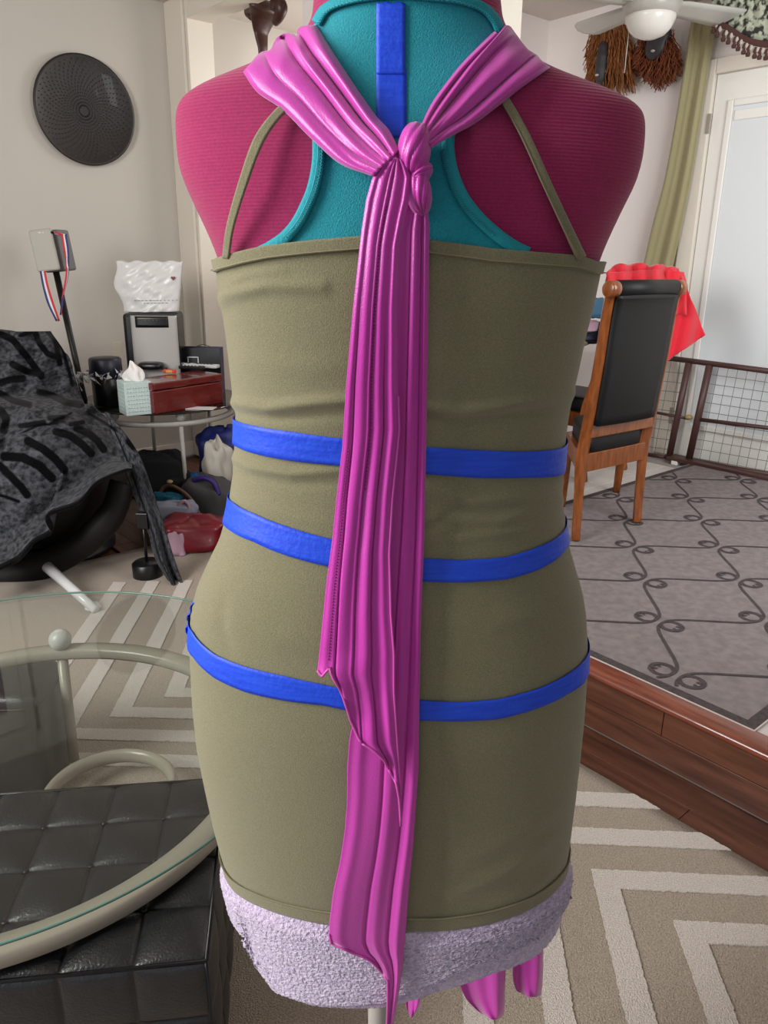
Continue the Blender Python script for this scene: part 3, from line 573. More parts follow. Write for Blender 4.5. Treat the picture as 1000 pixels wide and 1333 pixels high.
for k, a in enumerate((101, 186, 235, 11)):
    d = np.array([math.cos(math.radians(a)), math.sin(math.radians(a)), 0]); p = rc+d*.466
    ball('glass_ball', p+Z*.034, .028, M['pearl'], ct_)
    tube('table_leg', [p-Z*.01, p*np.array([1, 1, 0])-d*.02+Z*.07], .0135, M['champ'], ct_, seg=14)
for k in range(2):
    a = math.radians(78+122*k); c = rc*np.array([1, 1, 0])+np.array([math.cos(a), math.sin(a), 0])*(.30+.08*k)
    arc = [c+np.array([.15*math.cos(t), .15*math.sin(t), .085]) for t in np.linspace(a-2.2, a+2.2, 40)]
    tube('foot_arc', arc, .013, M['champ'], ct_, seg=10, ry=.02)
    for e in (0, -1):
        ball('foot_ball', arc[e]*np.array([1, 1, 0])+Z*.045, .03, M['pearl'], ct_)
# ================================================================== OTTOMANS
def ottoman(c0, rot, nx, ny, cell, top, label):
    e1, e2 = fr(rot); R = .016
    t = thing('tufted_ottoman', c0*np.array([1, 1, 0])-e1*nx*cell/2+e2*ny*cell/2, label, 'ottoman')
    def P(u, v, z): return np.array([c0[0], c0[1], 0])-e1*u+e2*v+Z*z
    Wd, Dp = nx*cell, ny*cell; per = 9
    def hgt(u, v):
        fu = abs(math.sin(PI*u/cell)); fv = abs(math.sin(PI*v/cell)); return .017*(min(fu, 1)*min(fv, 1))**.4
    us = sorted(set([0.0, Wd]+[cell*(i+f) for i in range(nx) for f in (0, .03, .08, .18, .32, .5, .68, .82, .92, .97)])); vs = sorted(set([Dp]+[cell*(i+f) for i in range(ny) for f in (0, .03, .08, .18, .32, .5, .68, .82, .92, .97)]))
    obj('seat_top', *grid([[P(u, v, top-.015+hgt(u, v)) for u in us] for v in vs]), M['leather'], t)
    zs = [top-.013-k*cell*1.0 for k in range(4)]; zs = [z for z in zs if z > .03]; zb = .03
    zl_ = []; z = top-.013
    rows = []; nrow = max(1, int(round((top-.043)/cell))); ch = (top-.013-zb)/nrow
    fz = [0, .03, .08, .18, .32, .5, .68, .82, .92, .97]
    zz_ = [zb+ch*(i+f) for i in range(nrow) for f in fz]+[top-.013]
    def hb(q, z): fu = abs(math.sin(PI*q/cell)); fv = abs(math.sin(PI*(z-zb)/ch)); return .011*(fu*fv)**.35
    obj('front_panel', *grid([[P(u, -hb(u, z), z) for u in us] for z in zz_]), M['leather'], t)
    obj('back_panel', *grid([[P(u, Dp+hb(u, z), z) for u in us] for z in zz_]), M['leather'], t)
    obj('side_panel', *grid([[P(-hb(v, z), v, z) for v in vs] for z in zz_]), M['leather'], t)
    obj('side_panel', *grid([[P(Wd+hb(v, z), v, z) for v in vs] for z in zz_]), M['leather'], t)
    mbp = MB()
    for a, b in (((0, 0), (Wd, 0)), ((0, 0), (0, Dp)), ((Wd, 0), (Wd, Dp)), ((0, Dp), (Wd, Dp))): mbp.add(*tubeg([P(*a, top-.012), P(*b, top-.012)], .0032, 8))
    for u, v in ((0, 0), (Wd, 0), (0, Dp), (Wd, Dp)): mbp.add(*tubeg([P(u, v, zb), P(u, v, top-.012)], .0032, 8))
    obj('piping', mbp.V, mbp.F, M['lthread'], t)
    mbq = MB()
    for i in range(nx+1):
        for j in range(ny+1):
            if 0 < i < nx and 0 < j < ny: mbq.add(*ell(P(i*cell, j*cell, top-.0115), e1, e2, Z, (.005, .005, .003), 8, 4))
    obj('tuft_buttons', mbq.V, mbq.F, M['lthread'], t, kind='stuff')
    for u, v in ((.04, .04), (Wd-.04, .04), (.04, Dp-.04), (Wd-.04, Dp-.04)): box('foot', P(u, v, .015), (.02, .02, .015), M['blkpl'], t, e=(e1, e2))
    return t
o1 = ottoman(atz(268, 1243, .362), 7.5, 6, 4, .107, .362, 'tufted black leather ottoman pushed under the near side of the glass table')
# smooth black box pouf behind
pf = thing('leather_pouf', (-1.06, 1.74, 0), 'plain black leather pouf under the far side of the glass coffee table', 'pouf')
V, Fc = ell((-1.078, 1.74, .165), X1, Y1, Z, (.235, .11, .16), 60, 30, None, .22); obj('pouf_body', V, Fc, M['leather'], pf)
mbp = MB(); mbp.add(*tubeg([np.array([-1.078+.232*spow(math.cos(t), .25), 1.74+.108*spow(math.sin(t), .25), .29]) for t in np.linspace(0, 2*PI, 90)], .003, 6, False)); obj('piping', mbp.V, mbp.F, M['lthread'], pf)
# ================================================================== LOUNGE CHAIR WITH THROW (left)
lc = thing('lounge_chair', (-1.65, 3.4, 0), 'dark leather lounge chair with a chrome foot against the grey wall', 'armchair')
e1l, e2l = X1, Y1
blobs = [(np.array([-1.73, 3.45, .36]), (.50, .42, .30), 2.6, fr(8)), (np.array([-2.02, 3.85, .66]), (.42, .30, .34), 2.6, fr(18))]
def bl(b, nu=64, nv=40, sc_=1.0): c, h, p, e = b; return ell(c, e[0], e[1], Z, tuple(q*sc_ for q in h), nu, nv, None, 2/p)
obj('seat_body', *bl(blobs[0]), M['leatherb'], lc); obj('back_cushion', *bl(blobs[1]), M['leatherb'], lc)
# rounded side roll and seam
rl = [aty(-60, 765, 3.1), aty(0, 752, 3.1), aty(60, 735, 3.1), aty(110, 706, 3.12), aty(146, 668, 3.15), aty(160, 628, 3.2)]
tube('arm_roll', cr(rl, 30), [.05]*6+[.06]*18+[.055]*6, M['leatherb'], lc, seg=18)
lg = tube('chair_leg', [aty(62, 738, 3.0), atz(124, 794, .03)], [.024, .016], M['chrome'], lc, seg=14); lathe('leg_foot', atz(122, 794, .0), [(.03, .0), (.034, .015), (.02, .032), (.001, .036)], M['chrome'], lc)
lathe('swivel_base', (-1.62, 3.5, 0), [(.3, 0), (.3, .02), (.08, .04), (.05, .09), (.05, .14)], M['blkpl'], lc, seg=32)
pd = thing('black_stand_base', (-1.0, 3.06, 0), 'small black cylinder with a thin rod standing beside the lounge chair', 'stand')
pc = atz(193, 752, .0); base[pd] = np.array([pc[0], pc[1], 0]); pd.location = (pc[0], pc[1], 0)
lathe('weight', pc, [(.06, 0), (.064, .01), (.064, .07), (.055, .078), (.001, .078)], M['blkpl'], pd); tube('rod', [pc+Z*.07, pc+Z*.27], .007, M['blkpl'], pd); box('clamp', pc+Z*.27, (.025, .02, .035), M['blkpl'], pd)
def bhit(x, y, off):
    d = ray(x, y); best = None
    for c, h, p, e in blobs:
        ts = np.linspace(2.2, 4.6, 160); P = CAM+np.outer(ts, d)-c; u = np.abs(P@e[0])/(h[0]+off); v = np.abs(P@e[1])/(h[1]+off); q = np.abs(P[:, 2])/(h[2]+off)
        f = ((u**p+v**p)**(1)+q**p)**(1/p); k = np.argmax(f <= 1) if (f <= 1).any() else None
        if k is not None:
            t = ts[k]-(1-f[k])/(f[k-1]-f[k]+1e-9)*(ts[1]-ts[0]) if k > 0 else ts[k]
            if best is None or t < best: best = t
        else:
            pass
    return best
# throw: upper part over the back, lower part over the seat, end hanging down
def sheet(outL, outR, n, nt, off, foldf, fallback):
    L = cr(np.array(outL, float), n); R = cr(np.array(outR, float), n); T = np.zeros((n, nt)); Pq = np.zeros((n, nt, 2))
    for i in range(n):
        for j in range(nt):
            q = L[i]*(1-j/(nt-1))+R[i]*j/(nt-1); Pq[i, j] = q; t = bhit(q[0], q[1], off); T[i, j] = t if t is not None else np.nan
    # fill misses by spreading neighbours
    for _ in range(200):
        m = np.isnan(T)
        if not m.any(): break
        Tp = np.pad(T, 1, constant_values=np.nan); st = np.stack([Tp[:-2, 1:-1], Tp[2:, 1:-1], Tp[1:-1, :-2], Tp[1:-1, 2:]]); av = np.nanmean(np.where(np.isnan(st).all(0), fallback, st), 0); ok = m & ~np.isnan(st).all(0); T[ok] = av[ok]
    for _ in range(14):
        Tp = np.pad(T, 1, mode='edge'); T = (Tp[:-2, 1:-1]+Tp[2:, 1:-1]+Tp[1:-1, :-2]+Tp[1:-1, 2:]+T)/5
    G = np.zeros((n, nt, 3))
    for i in range(n):
        for j in range(nt): G[i, j] = CAM+ray(*Pq[i, j])*(T[i, j]-foldf(*Pq[i, j]))
    return G, Pq
import warnings; warnings.filterwarnings('ignore')
thr = thing('patterned_throw', (-1.5, 3.2, .5), 'charcoal plush throw with black stripes spread over the lounge chair', 'blanket')
mp = bpy.data.materials.new('throw_plush'); mp.use_nodes = True; nt_ = mp.node_tree; b_ = nt_.nodes['Principled BSDF']; b_.inputs['Roughness'].default_value = 1; b_.inputs['Specular IOR Level'].default_value = .1; b_.inputs['Sheen Weight'].default_value = .05
at = nt_.nodes.new('ShaderNodeAttribute'); at.attribute_name = 'stripe'; mx = nt_.nodes.new('ShaderNodeMix'); mx.data_type = 'RGBA'; nz_ = nt_.nodes.new('ShaderNodeTexNoise'); nz_.inputs['Scale'].default_value = 30; nz_.inputs['Detail'].default_value = 5
rp = nt_.nodes.new('ShaderNodeValToRGB'); rp.color_ramp.elements[0].color = lin((34, 36, 39)); rp.color_ramp.elements[1].color = lin((84, 85, 90)); rp.color_ramp.elements[0].position = .35; rp.color_ramp.elements[1].position = .65
nt_.links.new(nz_.outputs[0], rp.inputs[0]); nt_.links.new(at.outputs['Fac'], mx.inputs[0]); nt_.links.new(rp.outputs[0], mx.inputs[6]); mx.inputs[7].default_value = lin((4, 4, 6)); nt_.links.new(mx.outputs[2], b_.inputs['Base Color'])
bu = nt_.nodes.new('ShaderNodeBump'); bu.inputs['Strength'].default_value = .8; bu.inputs['Distance'].default_value = .004; n2_ = nt_.nodes.new('ShaderNodeTexNoise'); n2_.inputs['Scale'].default_value = 120; nt_.links.new(n2_.outputs[0], bu.inputs['Height']); nt_.links.new(bu.outputs[0], b_.inputs['Normal'])
SC = 3.704; sx = lambda x, y: (x/SC, 420+y/SC)      # strokes measured on the pattern
strokes = [([(0, 55), (60, 80), (110, 140), (150, 190), (200, 260)], 26), ([(60, 200), (130, 235), (200, 250)], 26), ([(0, 290), (50, 275), (110, 270)], 28), ([(0, 340), (60, 375), (140, 395)], 24), ([(170, 50), (190, 100), (230, 150), (270, 165)], 22), ([(190, 335), (250, 350), (320, 385), (390, 395)], 26),
 ([(0, 420), (30, 460), (20, 520)], 30), ([(270, 525), (340, 545), (400, 590), (440, 632)], 30), ([(370, 510), (430, 535), (470, 570), (500, 612)], 28), ([(135, 570), (210, 610), (270, 660), (310, 710)], 32), ([(20, 645), (110, 650), (190, 690), (250, 750)], 34), ([(0, 690), (50, 740), (100, 790), (130, 830)], 30), ([(0, 832), (90, 862)], 12),
 ([(100, 498), (160, 490), (210, 480)], 20), ([(240, 460), (300, 455)], 18), ([(340, 490), (400, 480)], 16), ([(430, 440), (500, 480), (560, 520)], 10), ([(620, 570), (650, 605)], 26), ([(290, 95), (310, 150), (350, 300)], 14), ([(230, 40), (270, 90), (290, 200)], 20), ([(100, 60), (150, 45)], 18)]
def smask(Pq):
    x = Pq[..., 0].ravel(); y = Pq[..., 1].ravel(); mk = np.zeros(len(x))
    for pl, wd in strokes:
        pl = [sx(*q) for q in pl]; wpx = wd*1.25/SC/2
        for i in range(len(pl)-1):
            a, b = np.array(pl[i]), np.array(pl[i+1]); ab = b-a; t = np.clip(((x-a[0])*ab[0]+(y-a[1])*ab[1])/(ab@ab), 0, 1); d = np.hypot(x-a[0]-t*ab[0], y-a[1]-t*ab[1]); mk = np.maximum(mk, np.clip((wpx+.8-d)/1.2, 0, 1))
    return mk
def addsheet(name, G, Pq, extra=None):
    V, Fc = grid(G); o = obj(name, V, Fc, mp, thr); mk = smask(Pq)
    if extra is not None: mk = np.maximum(mk, extra(Pq).ravel())
    at_ = o.data.attributes.new('stripe', 'FLOAT', 'POINT'); at_.data.foreach_set('value', mk); solid(o, .012, 1); return o
def fold_up(x, y): return .03*math.sin((x*.7-y)*.06)+.018*math.sin(x*.16+y*.05)+.008*math.sin(y*.3+x*.1)
G1, P1 = sheet([(-30, 432), (-30, 470), (-30, 520), (-30, 585)], [(66, 431), (88, 465), (104, 510), (112, 530)], 110, 110, .065, fold_up, 3.6)
addsheet('throw_upper', G1, P1)
def fold_lo(x, y): return .022*math.sin(x*.045+y*.02)+.012*math.sin((x+y)*.11)*(1 if y < 560 else .4)+.02*math.exp(-((y-(540-x*.1))/10)**2)+.018*math.sin(x*.11-y*.03)*max(0, (y-640)/60)*(x < 70)
# lower edge follows from left-bottom to right: bend the last rows
L = cr(np.array([(-30, 560), (30, 530), (70, 523), (112, 526), (135, 540), (160, 568), (172, 590)], float), 170); Rb = cr(np.array([(-30, 762), (0, 742), (22, 730), (42, 708), (64, 694), (60, 672), (100, 655), (125, 628), (160, 612), (172, 610)], float), 170)
n, m_ = 150, 170; T = np.zeros((n, m_)); Pq = np.zeros((n, m_, 2))
for i in range(n):
    for j in range(m_):
        q = L[j]*(1-i/(n-1))+Rb[j]*i/(n-1); Pq[i, j] = q; t = bhit(q[0], q[1], .05); T[i, j] = min(t if t is not None else 3.02, 3.02+.9*(1-i/(n-1)))
for _ in range(30):
    Tp = np.pad(T, 1, mode='edge'); T = (Tp[:-2, 1:-1]+Tp[2:, 1:-1]+Tp[1:-1, :-2]+Tp[1:-1, 2:]+T)/5
G = np.array([[CAM+ray(*Pq[i, j])*(T[i, j]-fold_lo(*Pq[i, j])) for j in range(m_)] for i in range(n)])
def edge_dark(P):     # black border along the lower edge
    x = np.arange(m_)[None, :].repeat(n, 0); i = np.arange(n)[:, None].repeat(m_, 1); return (i > n-7).astype(float)
addsheet('throw_lower', G, Pq, edge_dark)
# hanging end at the right of the chair down to the floor
Lh = cr(np.array([(136, 536), (156, 590), (174, 640), (192, 690), (201, 725), (222, 762)], float), 90); Rh = cr(np.array([(142, 538), (178, 590), (196, 640), (212, 690), (226, 735), (238, 767)], float), 90)
G = []; Pq = np.zeros((90, 26, 2))
for i in range(90):
    row = []
    for j in range(26):
        t = j/25; q = Lh[i]*(1-t)+Rh[i]*t; Pq[i, j] = q; s = i/89; row.append(aty(q[0], q[1], 3.22-.17*s+.03*math.sin(t*8+s*2)*s))
    G.append(row)
addsheet('throw_hanging_end', np.array(G), Pq, lambda P: ((np.arange(26)[None, :].repeat(90, 0) > 5) & (np.arange(26)[None, :].repeat(90, 0) < 9)).astype(float)*.9)
# ================================================================== SPEAKER ON STAND WITH MEDAL RIBBON
YS = 4.35
sp0 = aty(72, 352, YS); sb = aty(112, 530, YS-.02)
ss = thing('speaker_stand', (sb[0]+.03, YS, 0), 'thin black speaker stand rising behind the lounge chair', 'stand')
dirp = (sb-sp0); tube('pole', [sp0+Z*.02, sb, sb+dirp*.95], .017, M['blkpl'], ss, seg=12)
bt = sb+dirp*.95; lathe('stand_base', (bt[0], bt[1], max(0, bt[2]-.02)), [(.12, 0), (.12, .015), (.03, .03), (.015, .05)], M['blkpl'], ss)
es = fr(-20)
spc = aty(65, 327, YS)
spx = thing('small_speaker', spc-Z*.1, 'small beige box speaker on top of the thin black stand', 'speaker')
tilt = np.array([-.12, 0, 1]); tilt /= np.linalg.norm(tilt); e_1 = np.array([.97, -.05, .12]); e_1 /= np.linalg.norm(e_1)
sf = aty(58, 326, YS-.07); e2s = np.cross(tilt, e_1)
box('speaker_body', spc+np.array([.02, .04, .0]), (.068, .07, .105), M['spks'], spx, e=(e_1*math.cos(.45)+Y1*math.sin(.45)*0+0*X1, e2s), bv=.012, e3=tilt)
box('speaker_grille', sf, (.062, .012, .105), M['spk'], spx, e=(e_1, e2s), bv=.01, e3=tilt)
for dx in (-.01, .012): box('grille_mark', sf+np.array([dx, -.0125, .088]), (.006, .0006, .002), M['rw'], spx, bv=0)
md = thing('medal_ribbon', spc-Z*.3, 'red white and blue medal ribbon looped over the beige speaker', 'ribbon')
def flat(name, pts, wd, m, parent, Y, n=24, dy=0):
    c = cr(np.array(pts, float), n); T = np.gradient(c, axis=0); T /= np.linalg.norm(T, axis=1)[:, None]; N2 = np.c_[-T[:, 1], T[:, 0]]
    Ys = np.broadcast_to(np.interp(np.linspace(0, 1, n), np.linspace(0, 1, len(Y)), Y) if hasattr(Y, '__len__') else Y, (n,))
    G = [[aty(*(c[i]+N2[i]*wd*f), Ys[i]+dy) for f in (-.5, 0, .5)] for i in range(n)]; o = obj(name, *grid(G), m, parent); solid(o, .0015, 0)
YR = YS-.10
for k, m in ((0, 'rr'), (2.6, 'rw'), (5, 'rb')):
    flat('ribbon_band', [(58-k, 353), (62-k*1.1, 372), (69-k*1.2, 395), (77-k*.6, 418)], 2.6, M[m], md, YR)
    flat('ribbon_band', [(81+k*.9, 306), (84+k*.9, 325), (87+k*.4, 345), (86+k*.3, 362), (82, 385), (79, 410)], 2.4, M[m], md, [YR-.01, YR-.01, YR, YR+.02])
    flat('ribbon_band', [(50+k*2, 304), (60+k, 303-k*.2), (72, 303+k*.2), (82+k, 306)], 2.6, M[m], md, [YR+.02, YR+.02, YR+.02, YR])
# ================================================================== WALL DISC
dc = onpl(109, 145, nB, CL)
dt = thing('carved_wall_disc', dc+nB*.005-Z*.29, 'large round dark carved disc hanging on the grey left wall', 'wall disc')
lathe('disc_body', dc, [(.001, .012), (.10, .012), (.22, .022), (.28, .040), (.292, .044), (.296, .036), (.29, .02), (.2, .0), (.001, .0)], M['disc'], dt, seg=72, ax=nB)
mb = MB(); ga = nA; 
for i in range(46):
    for j in range(15):
        r = .03+.0168*j; a = 2*PI*(i+.5*(j % 2))/46+.02*j; zz0 = .0135 if r < .10 else (.0135+.010*(r-.1)/.12 if r < .22 else .0235+.018*(r-.22)/.06)
        rd = ga*math.cos(a)+Z*math.sin(a); tg = -ga*math.sin(a)+Z*math.cos(a); c = dc+rd*r+nB*zz0; l, w_ = .0068, .0011+.0028*r/.28
        mb.add([c-rd*l, c+tg*w_, c+rd*l, c-tg*w_, c+nB*.0028], [(0, 1, 4), (1, 2, 4), (2, 3, 4), (3, 0, 4)])
obj('carved_notches', mb.V, mb.F, M['discs'], dt, smooth=False, kind='stuff', label='rings of small raised carved notches')
# framed picture further along the left wall (out of frame; mirrored in the glass table)
bp = onpl(20, 400, nB, CL); r_edge = nA@np.array([-2.372, 4.54, 0]); pcx = AB(r_edge-.52, CL, 1.88)
pf2 = thing('framed_picture', pcx-Z*.75, 'tall pale framed picture on the left wall, mirrored in the glass table', 'picture')
for s_ in (-1, 1):
    box('frame_rail', pcx+nA*s_*.49+nB*.02, (.03, .02, .77), M['frameW'], pf2, e=(nA, nB)); box('frame_rail', pcx+Z*s_*.74+nB*.02, (.46, .02, .03), M['frameW'], pf2, e=(nA, nB))
box('picture_mat', pcx+nB*.008, (.46, .004, .71), M['matte'], pf2, e=(nA, nB), bv=0); box('picture_print', pcx+nB*.014, (.36, .002, .56), M['art'], pf2, e=(nA, nB), bv=0)
# ================================================================== END TABLE AND WHAT IS ON IT
EZ = .57; ec = np.array([-1.28, 4.42, EZ]); er = .46
et = thing('end_table', (ec[0], ec[1], 0), 'round smoked glass end table with chrome ring and legs by the wall', 'end table')
lathe('glass_top', ec-Z*.010, [(.001, 0), (er-.003, 0), (er, .003), (er, .007), (er-.003, .010), (.001, .010)], M['glassS'], et, seg=96, smooth=False)
obj('glass_edge', *ringg(ec-Z*.010, er, [(.0002, .002), (.0016, .005), (.0002, .008), (-.002, .005)], 96), M['blkpl'], et)
obj('ring_frame', *ringg(ec-Z*.075, er-.08, [(-.012, .012), (.012, .012), (.016, 0), (.012, -.014), (-.012, -.014), (-.016, 0)], 96), M['steel'], et)
for a in (-62, -118, 62, 118):
    d = np.array([math.cos(math.radians(a)), math.sin(math.radians(a)), 0]); p = ec+d*(er-.08)
    ball('glass_ball', p-Z*.037, .026, M['steel'], et); tube('table_leg', [p-Z*.08, p*np.array([1, 1, 0])+d*.02+Z*.01], .012, M['steel'], et, seg=12)
ea = fr(8)
def onT(x, y, z=EZ): return atz(x, y, z)
# lacquer box
p0, p1 = onT(203, 540), onT(291, 524); ebx = (p1-p0)/np.linalg.norm(p1-p0); eby = np.cross(Z, ebx); Lb = np.linalg.norm(p1-p0)/2; hb_ = .082
cb_ = (p0+p1)/2+eby*.10
lb_ = thing('lacquered_box', cb_, 'dark red lacquered wooden box on the smoked glass end table', 'box')
box('box_body', cb_+Z*(hb_-.022), (Lb, .10, hb_-.022), M['cherry'], lb_, e=(ebx, eby), bv=.006); box('box_lid', cb_+Z*(hb_*2-.021), (Lb+.003, .103, .020), M['cherry'], lb_, e=(ebx, eby), bv=.008)
bt_ = EZ+hb_*2
# things on the box
def onB(x, y): return atz(x, y, bt_+.002)
rp_ = onB(262, 480)
for k, (x, y, m, rot, ln, lab) in enumerate([(250, 481, 'blkpl', -16, .075, 'black remote control lying on the red lacquered box'), (268, 479, 'remw', -14, .08, 'pale grey remote control lying on top of the red box'), (240, 477, 'remw', -30, .07, 'pale remote with dark buttons, leftmost on the red lacquered box')]):
    c = onB(x, y); er_ = fr(rot); t = thing('remote_control', c, lab, 'remote control', 'remote controls on the red box')
    box('remote_body', c+Z*(.012+.0*k), (ln, .024, .010), M[m], t, e=er_, bv=.006)
    for q in range(5): box('button', c+er_[0]*(-.05+.022*q)+Z*.0235, (.005, .008, .002), M['blkpl' if m == 'remw' else 'remw'], t, e=er_, bv=0)
c = onB(252, 476)+Z*.03; t = thing('display_clip', c, 'small white framed plastic clip standing behind the remotes', 'clip'); 
for s_ in (-1, 1): box('clip_side', c+X1*.03*s_+Z*.0, (.003, .003, .022), M['remw'], t, bv=.001); box('clip_rail', c+Z*.02*s_, (.03, .003, .003), M['remw'], t, bv=.001)
c = onB(221, 486); t = thing('red_lighter', c, 'small red and orange lighter on the left of the red box', 'lighter'); box('lighter_body', c+Z*.011, (.035, .012, .010), M['orange'], t, e=fr(-8), bv=.004); box('lighter_label', c+Z*.0115-Y1*.0125, (.018, .002, .007), M['yellow'], t, e=fr(-8), bv=.001)
c = onB(195, 482)+Y1*.03; t = thing('black_gadget', c, 'flat black rounded gadget behind the white tissue', 'gadget'); obj('gadget_body', *ell(c+Z*.022, X1, Y1, Z, (.07, .05, .022), 24, 10, None, .6), M['blkpl'], t); box('gadget_strap', c+X1*.06+Z*.008, (.03, .012, .006), M['blkpl'], t, bv=.002)
# tissue box
qc, qr, ql = onT(165, 542), onT(201, 539), onT(141, 532)
te = fr(math.degrees(math.atan2(*(qr-qc)[[1, 0]]))+4); hx = np.linalg.norm(qr-qc)/2; hy = hx*.95; hz = .085
ctb = qc+te[0]*hx+te[1]*hy
tbx = thing('tissue_box', ctb, 'pale green and white cube tissue box on the end table', 'tissue box')
box('carton', ctb+Z*hz, (hx, hy, hz), M['tissueb'], tbx, e=te, bv=.003)
mbt = MB()
for r_ in range(7):
    for q in range(9): mbt.add(*boxg(ctb+te[0]*hx*(-.8+.2*q)+Z*(.02+.02*r_)-te[1]*(hy+.0004), te[0], te[1], Z, (hx*.07, .0004, .003))); mbt.add(*boxg(ctb-te[0]*(hx+.0004)+te[1]*hy*(-.8+.2*q)+Z*(.02+.02*r_), te[1], te[0], Z, (hx*.07, .0004, .003)))
obj('carton_print', mbt.V, mbt.F, M['tissueb'], tbx, kind='stuff')
def tf(a, t): return 1+.16*math.sin(3*t+2*a)+.08*math.sin(5*t-a*3)
V, Fc = ell(ctb+Z*(2*hz+.035), X1, Y1, Z, (.058, .03, .055), 48, 24, tf); V = [v+X1*(.05*(.5-(v[2]-EZ-2*hz)/.09)*((v[2]-EZ-2*hz)/.09 > .2)*0-.25*(v[2]-EZ-2*hz-.03)*math.sin((v[2]-EZ)*50)) for v in V]; V = [ctb*np.array([1, 1, 0])+(v-ctb*np.array([1, 1, 0]))*np.array([1.15-.9*np.clip((v[2]-EZ-2*hz)/.10, 0, .9), 1, 1]) for v in V]; obj('tissue', V, Fc, M['tissue'], tbx, label='crumpled white tissue')
# card
c = onT(262, 532)+Z*.003; t = obj('paper_card', *boxg(c, *fr(-4), Z, (.075, .04, .0015)), M['card'], smooth=False, label='pale printed card lying on the front of the end table', cat='card')
# black cylinder with navy top and crinkly wrap
c = onT(134, 530)+Y1*.10; cy = thing('black_cylinder_speaker', c, 'black cylinder with a navy top left of the tissue box', 'speaker')
lathe('speaker_body', c, [(.078, 0), (.08, .004), (.082, .145), (.078, .15)], M['blkpl'], cy); lathe('speaker_top', c+Z*.15, [(.084, 0), (.088, .005), (.086, .095), (.078, .104), (.001, .106)], M['navy'], cy)
mb = MB(); rg = np.random.default_rng(3)
for k in range(60):
    a = rg.uniform(PI*.85, 2.1*PI); q = c+np.array([math.cos(a)*.094, math.sin(a)*.094, .155+rg.uniform(-.022, .022)])+rg.normal(0, .008, 3); v = rg.normal(0, .014, (3, 3)); mb.add([q+v[0], q+v[1], q+v[2]], [(0, 1, 2)])
for k in range(30):
    q = c+np.array([-.12, -.06, .15])+rg.normal(0, .018, 3); v = rg.normal(0, .012, (3, 3)); mb.add([q+v[0], q+v[1], q+v[2]], [(0, 1, 2)])
o = obj('clear_wrap', mb.V, mb.F, M['wrap'], smooth=False, label='crinkled clear plastic wrap round the black cylinder speaker', cat='wrap'); solid(o, .0005, 0)
# countertop machine
c = np.array([-1.20, 4.62, EZ]); cm = thing('countertop_machine', c, 'silver-fronted black countertop machine on the end table', 'appliance')
em = fr(6); pL, pR = aty(160, 440, 4.50), aty(229, 440, 4.50); c = np.array([(pL[0]+pR[0])/2, 4.62, EZ]); zt1 = aty(195, 408, 4.5)[2]; hm = (zt1-EZ)/2; wm = (pR[0]-pL[0])/2
box('machine_body', c+Z*hm, (wm, .13, hm), M['blkpl'], cm, e=em, bv=.02)
G = []
for i in range(20):
    f = i/19; row = []
    for j in range(17): g = -1+2*j/16; row.append(c+em[0]*(.16*wm+g*wm*.84)+Z*(.01+f*(2*hm-.02))-em[1]*(.132+.028*math.sqrt(max(0, 1-g*g*.92))))
    G.append(row)
o = obj('front_panel', *grid(G), M['silver'], cm); solid(o, .004, 0)
G = [[c+em[0]*(.10*wm+g*wm*.6)+Z*(2*hm-.075+f*.062)-em[1]*(.136+.028*math.sqrt(max(0, 1-g*g*.45))) for g in np.linspace(-1, 1, 13)] for f in np.linspace(0, 1, 5)]
o = obj('control_panel', *grid(G), M['blkpl'], cm); solid(o, .004, 0)
for k in range(4): ball('indicator', c+em[0]*(.1*wm-.035+.022*k)+Z*(2*hm-.035)-em[1]*.166, .0025, M['spks'], cm)
# white pouch on the machine
pb = thing('white_pouch_bag', c+Z*2*hm, 'white crumpled pouch bag standing on top of the silver machine', 'bag')
pw = aty(146, 340, 4.55), aty(235, 340, 4.55); pl_, pr_ = aty(158, 406, 4.55), aty(230, 406, 4.55); G = []; nn, mm = 40, 50
for side in (-1, 1):
    G = []
    for i in range(nn):
        f = i/(nn-1); lft = pl_*(1-f)+pw[0]*f; rgt = pr_*(1-f)+pw[1]*f; lft = lft+X1*(.012*math.sin(f*9)-.02*math.sin(PI*f)); row = []
        for j in range(mm):
            t = j/(mm-1); q = lft*(1-t)+rgt*t; th_ = .075*(math.sin(PI*t)**.6)*(1-f)**.6+.004
            wv = .006*math.sin(t*17+f*6)+.005*math.sin(f*21+t*8)+.004*math.sin((t-f)*30)
            row.append(np.array([q[0], 4.60+side*(th_+wv*math.sin(PI*t)), q[2]+(2 if 0 else 0)+.004*math.sin(t*25)*(f > .95)]))
        G.append(row)
    o = obj('pouch_side', *grid(G), M['bagw'], pb); solid(o, .002, 0)
    if side == -1: GP = G
def onpouch(f, t, d=.002): q = GP[int(f*(nn-1))][int(t*(mm-1))]; return q-Y1*d
hc = onpouch(.68, .9, .006); hp = [(hc[0]+.013*math.sin(t)**3*1.0, hc[1], hc[2]+.013*(13*math.cos(t)-5*math.cos(2*t)-2*math.cos(3*t)-math.cos(4*t))/16) for t in np.linspace(0, 2*PI, 30)[:-1]]
o = obj('heart_mark', hp, [tuple(range(29))], M['heart'], pb, smooth=False); solid(o, .001)
for r_, (t0, t1) in enumerate(((.30, .97), (.45, .82))):
    t = t0
    while t < t1:
        a, b = onpouch(.24-.05*r_, t, .004), onpouch(.24-.05*r_, min(t+.035, 1), .004); box('print_dash', (a+b)/2, (abs(b[0]-a[0])/2+.001, .001, .0016), M['mark'], pb, bv=0); t += .06
